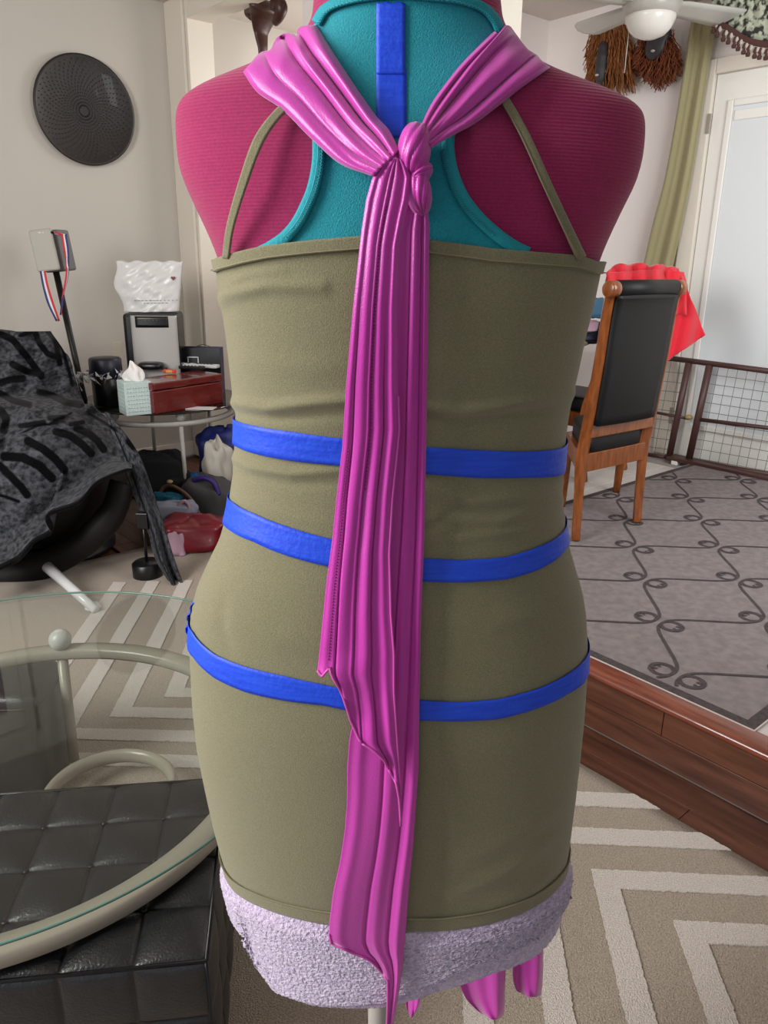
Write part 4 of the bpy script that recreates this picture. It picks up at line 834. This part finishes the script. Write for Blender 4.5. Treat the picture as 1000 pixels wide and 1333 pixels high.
# purple gift bag behind the box
c = np.array([aty(262, 450, 4.66)[0], 4.66, EZ]); zt2 = aty(262, 453, 4.62)[2]; gb = thing('gift_bag', c, 'dark purple paper gift bag behind the remotes on the end table', 'bag'); hw = (aty(288, 470, 4.6)[0]-aty(236, 470, 4.6)[0])/2
for s_ in (-1, 1):
    box('bag_panel', c+Y1*.045*s_+Z*(zt2-EZ)/2, (hw, .0015, (zt2-EZ)/2), M['blkpl' if s_ < 0 else 'purple'], gb, bv=0); box('bag_gusset', c+X1*hw*s_+Z*(zt2-EZ)/2, (.0015, .045, (zt2-EZ)/2), M['purple'], gb, bv=0)
    tube('bag_handle', cr([c+Y1*.045*s_+Z*(zt2-EZ)+X1*q for q in (-.04,)]+[c+Y1*.045*s_+Z*(zt2-EZ+.012), c+Y1*.045*s_+Z*(zt2-EZ)+X1*.04], 12), .002, M['navy'], gb, seg=6)
# ================================================================== CLUTTER UNDER THE END TABLE
def blob(name, c, h, m, label, cat, e=(X1, Y1), amp=.12, sd=1, p=.8, parent=None, nu=48, nv=26, kind=None):
    r_ = np.random.default_rng(sd); ph_ = r_.uniform(0, 6, 6)
    f = lambda a, t: 1+amp*(.5*math.sin(3*t+ph_[0]+2*a)+.35*math.sin(5*t+ph_[1]-3*a)+.3*math.sin(7*a+ph_[2]+t)+.2*math.sin(9*t+ph_[3]+5*a))
    V, Fc = ell(c, e[0], e[1], Z, h, nu, nv, f, p); V = [np.array([v[0], v[1], max(v[2], .016)]) for v in V]
    return obj(name, V, Fc, m, parent, label=label, cat=cat)
hbag = thing('red_handbag', atz(255, 700, .02), 'shiny red handbag lying open on the carpet below the end table', 'handbag')
c = atz(250, 700, .05); blob('bag_body', c+Z*.02, (.19, .12, .085), M['redbag'], None, None, fr(20), .16, 3, .7, hbag)
tube('bag_handle', cr([aty(203, 652, 3.75), aty(215, 633, 3.75), aty(232, 636, 3.72), aty(250, 652, 3.68), aty(264, 680, 3.62), aty(272, 700, 3.58)], 30), .009, M['handle'], hbag, seg=8)
ball('bag_stud', aty(270, 694, 3.5), .010, M['brass'], hbag); ball('bag_clasp', aty(221, 627, 3.74), .016, M['brass'], hbag, sq=.6)
blob('grey_shopping_cloth', aty(228, 672, 3.62), (.11, .04, .075), M['greyc'], 'pale grey folded cloth on top of the red handbag', 'cloth', fr(10), .12, 4, .5)
blob('pink_cloth', aty(229, 722, 3.40), (.055, .04, .13), M['pink'], 'dusty pink cloth hanging beside the red handbag', 'cloth', fr(0), .1, 5, .7)
blob('teal_cloth', aty(216, 655, 3.72), (.10, .05, .05), M['tealc'], 'crumpled teal cloth behind the pale grey cloth', 'cloth', fr(-10), .2, 6)
tube('pink_cable_loop', cr([aty(235, 672, 3.6), aty(232, 660, 3.6), aty(240, 652, 3.6), aty(246, 660, 3.6), aty(242, 672, 3.6)], 20), .008, M['pink'], label='small pale pink strap loop above the grey cloth', cat='strap')
blob('black_pack', aty(208, 618, 4.15), (.15, .12, .13), M['blackc'], 'black fabric pack on the floor under the end table', 'bag', fr(8), .08, 7, .5)
blob('black_bundle', aty(235, 628, 4.1), (.07, .06, .07), M['blackc'], 'small black cloth bundle with a blue top under the end table', 'cloth', fr(8), .2, 8)
blob('blue_cloth', aty(250, 623, 4.12), (.06, .05, .03), M['cyanc'], 'bright blue crumpled cloth behind the front table leg', 'cloth', fr(8), .2, 9)
gbg = thing('grey_tote', atz(268, 690, .02), 'grey tote bag with a purple handle leaning under the table', 'bag'); blob('tote_body', aty(272, 665, 3.95), (.15, .10, .19), M['greybag'], None, None, fr(-20), .1, 10, .6, gbg)
tube('tote_handle', cr([aty(252, 625, 3.9), aty(265, 622, 3.88), aty(278, 628, 3.86), aty(285, 645, 3.85)], 20), .014, M['purp2'], gbg, seg=8)
blob('white_plastic_bag', aty(284, 610, 4.2), (.085, .08, .16), M['whitebag'], 'crumpled white plastic bag beside the blue fabric bag', 'bag', fr(0), .2, 11, .9)
blob('blue_fabric_bag', aty(296, 590, 4.35), (.17, .12, .15), M['bluebag'], 'dark blue fabric bag behind the white plastic bag', 'bag', fr(0), .12, 12, .6)
# ================================================================== DINING CHAIR
f0 = atz(748, 700, S+.0075); rr_ = atz(827, 677, S+.0075); e1c = (rr_-f0); wc = np.linalg.norm(e1c); e1c /= wc; e2c = np.array([.04, .43, 0]); dcp = np.linalg.norm(e2c); e2c /= dcp; e2p = np.cross(Z, e1c)
def chair(name, O_, e1, e2, wd, dp, label, back=True):
    t = thing(name, O_+e1*wd/2+e2*dp/2, label, 'chair', 'dining chairs')
    prof = [(-.035, 0), (-.012, .12), (0, .24), (.005, .36), (-.005, .45), (-.04, .60), (-.065, .75), (-.08, .90), (-.10, 1.0), (-.135, 1.045)]
    sh = [.0, .0, .0, .0, .012, .022, .032, .040, .046, .048]
    pr = cr(np.array([(a, z, s_) for (a, z), s_ in zip(prof, sh)]), 40)
    for k in (0, 1):
        P = [O_+e1*(k*wd+s_)+e2*a+Z*z for a, z, s_ in pr]; th_ = np.interp(pr[:, 1], [0, .2, .36, .45, .6, 1.05], [.024, .030, .044, .044, .038, .026])
        o = tube('back_post', P, np.full(40, .026), M['chairw'], t, seg=4, ry=th_, upv=e1); bevel(o, .006)
        lathe('post_scroll', P[-1]-e1*.026, [(.026, 0), (.031, .004), (.031, .046), (.026, .052)], M['chairw'], t, ax=e1)
        V, Fc = tubeg(cr([O_+e1*(k*wd)+e2*dp+Z*.36, O_+e1*(k*wd)+e2*(dp+.005)+Z*.2, O_+e1*(k*wd)+e2*(dp+.03)+Z*0], 12), np.linspace(.028, .019, 12), 8); obj('leg', V, Fc, M['chairw'], t)
    G = []; q = pr[(pr[:, 1] > .50) & (pr[:, 1] < 1.03)]
    for a, z, s_ in q: G.append([O_+e1*(s_+.022+(wd-.044)*u)+e2*(a-.022-.012*math.sin(PI*u))+Z*z for u in np.linspace(0, 1, 14)])
    o = obj('back_panel', *grid(G), M['chairl'], t); solid(o, .05, 0)
    a, z, s_ = pr[-1]; tube('top_roll', [O_+e1*(s_+.024)+e2*(a+.004)+Z*(z), O_+e1*(s_+wd-.024)+e2*(a+.004)+Z*z], .033, M['chairl'], t, seg=20)
    box('back_rail', O_+e1*(wd/2+.018)+e2*(-.02)+Z*.475, (wd/2, .016, .03), M['chairw'], t, e=(e1, np.cross(Z, e1)), bv=.004)
    box('apron', O_+e1*wd/2+Z*.335, (wd/2, .014, .04), M['chairw'], t, e=(e1, np.cross(Z, e1)), bv=.003)
    box('apron', O_+e1*wd/2+e2*dp+Z*.335, (wd/2, .014, .04), M['chairw'], t, e=(e1, np.cross(Z, e1)), bv=.003)
    for k in (0, 1): box('apron', O_+e1*wd*k+e2*dp/2+Z*.335, (.014, dp/2, .04), M['chairw'], t, e=(np.cross(e2, Z), e2), bv=.003)
    V, Fc = ell(O_+e1*wd/2+e2*dp*.5+Z*.41, e1, e2, Z, (wd/2-.01, dp/2+.02, .045), 40, 16, None, .3); obj('seat', V, Fc, M['chairl'], t)
    return t
chair('dining_chair', f0, e1c, e2c, wc, dcp, 'cherry wood dining chair with a tall black leather back, seen from behind')
# second chair behind, mostly hidden, with the red jacket
f1 = np.array([1.075, 4.10, S]); a1_, a2_ = fr(42)
chair('dining_chair', f1+a2_*.0, a1_, a2_, .40, .42, 'second dining chair hidden behind the tall one, under the red jacket')
# table
tb = thing('dining_table', (.62, 4.55, S), 'wooden dining table with a pale edge behind the dining chairs', 'table')
tcn = np.array([.665, 4.42, 0]); 
lathe('table_top', tcn+Z*(S+.72), [(.46, 0), (.48, .01), (.485, .03), (.47, .04), (.001, .04)], M['tabtop'], tb, seg=64); lathe('table_apron', tcn+Z*(S+.58), [(.41, 0), (.42, .02), (.42, .12), (.40, .14)], M['tabw'], tb, seg=48)
for k in range(4):
    a = math.radians(-20+90*k); q = tcn+np.array([math.cos(a), math.sin(a), 0])*.36+Z*S
    lathe('table_leg', q, [(.02, 0), (.028, .02), (.018, .06), (.030, .10), (.024, .16), (.034, .3), (.022, .36), (.036, .42), (.036, .6)], M['chairw'], tb)
# items on it seen beside the chair
q = np.array([.95, 4.3, S+.76]); 
blob('light_blue_pack', aty(776, 401, 4.15), (.05, .04, .05), M['ltblue'], 'light blue packet on the dining table beside the dress', 'packet', fr(0), .08, 21, .4); blob('pink_pack', aty(764, 424, 4.1), (.05, .05, .03), M['pink'], 'small pink packet on the dining table edge', 'packet', fr(20), .08, 22, .5)
blob('dark_folded_clothes', aty(768, 433, 4.2), (.10, .08, .055), M['navy'], 'dark folded clothes on the dining table under the packets', 'clothes', fr(0), .12, 23, .6)
# red jacket: draped bundle on the hidden chair
jk = thing('red_jacket', (1.4, 4.1, 1.0), 'bright red jacket draped over the hidden dining chair', 'jacket')
def jk_y(x, y): return 3.98+.03*math.sin(x*.13+y*.02)+.02*math.sin(x*.3)+.02*math.sin(y*.15)
def jgrid(L, R, n, m2, name, Yf):
    L = cr(np.array(L, float), n); R = cr(np.array(R, float), n); G = [[aty(*(L[i]*(1-t)+R[i]*t), Yf(*(L[i]*(1-t)+R[i]*t), i/(n-1), t)) for t in np.linspace(0, 1, m2)] for i in range(n)]
    o = obj(name, *grid(G), M['red'], jk); solid(o, .012, 0); return o
jgrid([(790, 356), (792, 364), (794, 380), (798, 410)], [(882, 350), (888, 360), (892, 380), (893, 410)], 40, 60, 'jacket_back', lambda x, y, s, t: jk_y(x, y)-.03*s)
jgrid([(868, 352), (868, 380), (868, 420), (868, 470)], [(889, 354), (897, 382), (909, 414), (918, 436)], 40, 40, 'jacket_side', lambda x, y, s, t: 3.95+.02*math.sin(x*.22+y*.05)+.05*t)
V = []
G = []
c0 = cr(np.array([(790, 358), (800, 348), (825, 345), (850, 347), (870, 348), (888, 356)], float), 60)
for k, dy in enumerate(np.linspace(0, .22, 10)): G.append([aty(*c0[i], jk_y(*c0[i])+dy)+Z*(-.08*(dy/.22)**2+.008*math.sin(i*.5+k)) for i in range(60)])
o = obj('jacket_collar', *grid([[aty(x, y+10, jk_y(x, y)-.005) for x, y in c0]]+G), M['red'], jk); solid(o, .012, 0)
# ================================================================== PET FENCE
CF = CW-.10
fe = thing('mesh_fence', onpl(950, 612, nA, CF)*np.array([1, 1, 0])+Z*S, 'brown metal pet fence with wire mesh panels in front of the white door', 'fence')
FP = lambda x, y, c=CF: onpl(x, y, nA, c)
def bar(name, a, b, r, m=None): return tube(name, [a, b], r, m or M['brown'], fe, seg=8)
def lnf(p, q): 
    P0, P1_ = FP(*p), FP(*q); return P0, P1_
ext = 1.28
def rail(p, q, r, nm='fence_rail'):
    a, b = lnf(p, q); bar(nm, a, a+(b-a)*ext, r); return a, b
tR = rail((877, 467), (1000, 483), .016); mR = rail((910, 546), (1000, 557), .012); bR = rail((866, 594), (1000, 617), .014)
bar('fence_rail', FP(840, 467), FP(880, 468), .011); bar('fence_rail', FP(838, 534), FP(897, 545), .009); bar('fence_rail', FP(836, 590), FP(872, 596), .011)
bar('fence_post', FP(897, 472), FP(871, 596), .021); bar('fence_post', FP(924, 475), FP(897, 598), .022)
ba, bb_ = FP(872, 600, CF-.02), FP(1000, 628, CF-.02); bb_ = ba+(bb_-ba)*ext; dd = bb_-ba; dd /= np.linalg.norm(dd)
o = obj('foot_rail', *boxg((ba+bb_)/2*np.array([1, 1, 0])+Z*(S+.012), dd*np.array([1, 1, 0])/np.linalg.norm(dd[:2]), nA, Z, (np.linalg.norm(bb_-ba)/2, .05, .012)), M['brown'], fe, smooth=False); bevel(o, .004)
mb = MB()
def seg(a, b): mb.add(*tubeg([a, b], .0017, 4, False))
for k in range(1, 14):        # vertical wires, right section
    x = 924+k*12.5
    yt_ = 467+(x-877)*.130; seg(FP(x, yt_), FP(x-25-k*.6, yt_+124+k*1.1))
for k in range(1, 11):
    y = 475+k*12; seg(FP(924-k*2.6, y), FP(924-k*2.6+120, y+16+k*.55))
for k in range(0, 4):
    x = 850+k*12; seg(FP(x, 469), FP(x-22, 592))
for k in range(1, 10): y = 470+k*12.4; seg(FP(838, y-1), FP(896-k*2.4, y+4))
obj('wire_mesh', mb.V, mb.F, M['wire'], fe, kind='stuff')
ball('latch', FP(897, 543, CF-.02), .022, M['brass'], fe, sq=.7); box('latch_foot', FP(880, 602, CF-.05), (.022, .02, .012), M['door'], fe, e=(nA, nB))
# ================================================================== CURTAIN
CCu = CW-.07
cu = thing('olive_curtain', onpl(860, 340, nA, CCu), 'olive curtain panel hanging left of the white door', 'curtain')
Lc = cr(np.array([(905, 10), (898, 40), (884, 130), (866, 230), (848, 300), (826, 400), (812, 480)], float), 90); Rc = cr(np.array([(935, 20), (930, 45), (916, 130), (900, 230), (880, 330), (862, 400), (846, 480)], float), 90); G = []
for i in range(90): G.append([onpl(*(Lc[i]*(1-t)+Rc[i]*t), nA, CCu-.016*math.sin(t*9+.6)*(.6+.4*i/90)-.006*math.sin(t*19+i*.015)) for t in np.linspace(0, 1, 60)])
o = obj('curtain_panel', *grid(G), M['curtain'], cu); solid(o, .002, 0)
a_, b_2 = onpl(890, 2, nA, CCu), onpl(950, -6, nA, CCu); tube('curtain_rod', [a_-nB*.1, b_2+nB*1.0], .012, M['champ'], cu)
# ================================================================== RAFFIA MASKS
def mask(px0, px1, py0, py1, name, label, m, core, nst, sd, curl, hang=.25):
    r_ = np.random.default_rng(sd); pc_ = onpl((px0+px1)/2, py0, nA, CW-.03); t = thing(name, pc_, label, 'mask', 'raffia masks on the far wall'); mb = MB()
    for k in range(nst):
        f = r_.uniform(0, 1); x = px0+(px1-px0)*(.5+(f-.5)*.62); xb = px0+(px1-px0)*f; y0 = py0+r_.uniform(0, (py1-py0)*.5); lim = py1-(py1-py0)*(.55*abs(f-.55)**1.3*2)*(hang) ; y0 = min(y0, lim-8); y1 = min(lim+r_.normal(0, 3), y0+(py1-py0)*r_.uniform(.3, .6)); dp_ = CW-.02-r_.uniform(0, .10)
        pts = []; ph0 = r_.uniform(0, 6)
        for s_ in np.linspace(0, 1, 7): pts.append(onpl(x+(xb-x)*s_+curl*math.sin(s_*9+ph0), y0+(y1-y0)*s_, nA, dp_-.01*math.sin(s_*7+ph0)))
        mb.add(*tubeg(pts, .0028, 3, False))
    obj('raffia_fringe', mb.V, mb.F, m, t, kind='stuff')
    cx_, cy_, hw_, hh_, tl = core; a, b = onpl(cx_-hw_, cy_, nA, CW-.12), onpl(cx_+hw_, cy_, nA, CW-.12); c = (a+b)/2; up_ = onpl(cx_, cy_-hh_, nA, CW-.12)[2]-onpl(cx_, cy_+hh_, nA, CW-.12)[2]
    e1m = nB*math.cos(tl)+Z*math.sin(tl); e3m = -nB*math.sin(tl)+Z*math.cos(tl)
    V, Fc = ell(c, e1m, nA, e3m, (np.linalg.norm(b-a)/2, .035, up_/2), 32, 20, lambda al, th_: 1-.10*math.exp(-(al/.15)**2)-.08*math.exp(-((al-.5)/.12)**2)*(1 if math.sin(th_) < 0 else 0), .85)
    obj('mask_face', V, Fc, M['maskw'], t)
    ball('mask_stud', c-nA*.04-Z*up_*.30, .012, M['steel'], t, sq=.6); return t
mask(760, 828, 28, 128, 'raffia_mask', 'brown raffia fringed mask on the white wall, left of the pair', M['raffia'], (784, 82, 7, 28, 0.0), 650, 5, 1.5)
mask(822, 888, 38, 122, 'raffia_mask', 'reddish raffia mask with a broad black face below the fan light', M['raffia2'], (857, 52, 13, 26, -.35), 480, 6, 2.8, 1.0)
# ================================================================== CARVED WOOD HANGING IN HALL
CH = CR+.30
cw = thing('carved_wood_head', onpl(345, 10, nA, CH), 'dark carved wooden piece hanging in the hall beyond the arch', 'carving')
pts = cr([onpl(x, y, nA, CH-.06) for x, y in ((349, 2), (347, 10), (343, 22), (340, 42), (342, 62), (342, 74))], 40); rr2 = np.interp(np.linspace(0, 1, 40), [0, .08, .2, .4, .62, .8, 1], [.05, .10, .115, .085, .045, .032, .026])
tube('carved_body', pts, rr2, M['carved'], cw, seg=20, ry=rr2*.45)
tube('carved_ear', cr([onpl(x, y, nA, CH-.08) for x, y in ((360, 4), (366, 10), (363, 22), (358, 30))], 16), np.linspace(.045, .02, 16), M['carved'], cw, seg=12); tube('carved_ear', cr([onpl(x, y, nA, CH-.08) for x, y in ((338, 6), (330, 10), (323, 16), (328, 24))], 16), np.linspace(.045, .014, 16), M['carved'], cw, seg=12)
# ================================================================== CEILING FAN
fY = 4.25; fc = aty(848, 16, fY)
fan = thing('ceiling_fan', fc, 'pale-bladed ceiling fan with a brushed metal body and round light', 'ceiling fan')
k = (fc-CAM)@fw/F
lathe('motor_housing', fc, [(.031*k*0+31*k, -6*k), (36*k, 2*k), (38*k, 12*k), (34*k, 24*k), (20*k, 34*k), (8*k, 38*k)], M['steel'], fan, seg=48)
lathe('light_dome', fc, [(.001, -31*k), (10*k, -30*k), (20*k, -26*k), (27*k, -19*k), (31.5*k, -9*k), (32*k, -5*k), (30*k, -3*k)], M['dome'], fan, seg=48)
tube('down_rod', [fc+Z*.12, np.array([fc[0], fc[1], ZC])], .014, M['steel'], fan)
tube('pull_chain', [fc+nB*-.115+Z*-.03, fc+nB*-.118-Z*.24], .0022, M['fanw'], fan, seg=6)
tipL, tipR = aty(757, 42, 4.72), aty(968, 25, 4.5); a0 = math.atan2(tipL[1]-fc[1], tipL[0]-fc[0])
for q in range(4):
    if q == 0: d = tipL-fc
    elif q == 1: d = tipR-fc
    else: a = a0+{2: 1.57, 3: 3.14}[q]; d = np.array([math.cos(a), math.sin(a), 0])*.5
    d = d*np.array([1, 1, 0]); L_ = .42 if q == 0 else .5; d /= np.linalg.norm(d); s_ = np.cross(Z, d); tw = -.28 if q == 1 else .18; s2 = s_*math.cos(tw)+Z*math.sin(tw); G = []
    for f in np.linspace(0, 1, 14):
        hw_ = np.interp(f, [0, .15, .85, .96, 1], [.045, .06, .08, .06, .02]); G.append([fc+d*(.11+f*L_)+Z*.035+s2*hw_*g for g in np.linspace(-1, 1, 5)])
    o = obj('fan_blade', *grid(G), M['fanw'], fan); solid(o, .008, 0)
    box('blade_bracket', fc+d*.12+Z*.03, (.05, .018, .004), M['steel'], fan, e=(d, s_), bv=.002)
# ================================================================== VALANCE WITH TASSELS (top right)
CV = CW-.25
va = thing('tasselled_valance', onpl(970, 60, nA, CV), 'dark patterned valance with a scalloped tassel fringe above the door', 'valance')
lo_ = cr(np.array([(926, 22), (936, 34), (950, 42), (962, 50), (974, 57), (988, 61), (1002, 62), (1020, 58), (1040, 48), (1060, 34)], float), 60); hi_ = lo_+np.array([0, -9]); top_ = np.c_[lo_[:, 0]+2, np.full(60, -30.)]
o = obj('valance_band', *grid([[onpl(*(lo_[i]*(1-t)+hi_[i]*t), nA, CV-.01) for i in range(60)] for t in np.linspace(0, 1, 4)]), M['valD'], va); solid(o, .01, 0)
o = obj('valance_cloth', *grid([[onpl(*(hi_[i]*(1-t)+top_[i]*t), nA, CV+.012*math.sin(i*.9)*t) for i in range(60)] for t in np.linspace(0, 1, 10)]), M['lace'], va); solid(o, .004, 0)
for q in range(16):
    c = lo_[3+int(q*3.5)]; p = onpl(c[0], c[1]+1, nA, CV-.01)
    tt_ = lathe('tassel', p-Z*.05, [(.004, .05), (.008, .042), (.011, .03), (.006, .022), (.012, .012), (.010, 0), (.001, -.002)], M['valD'], va, seg=10)
    lathe('tassel_cap', p-Z*.020+nB*.014, [(.003, .022), (.009, .012), (.010, 0), (.003, -.01)], M['tas'], tt_, seg=8)
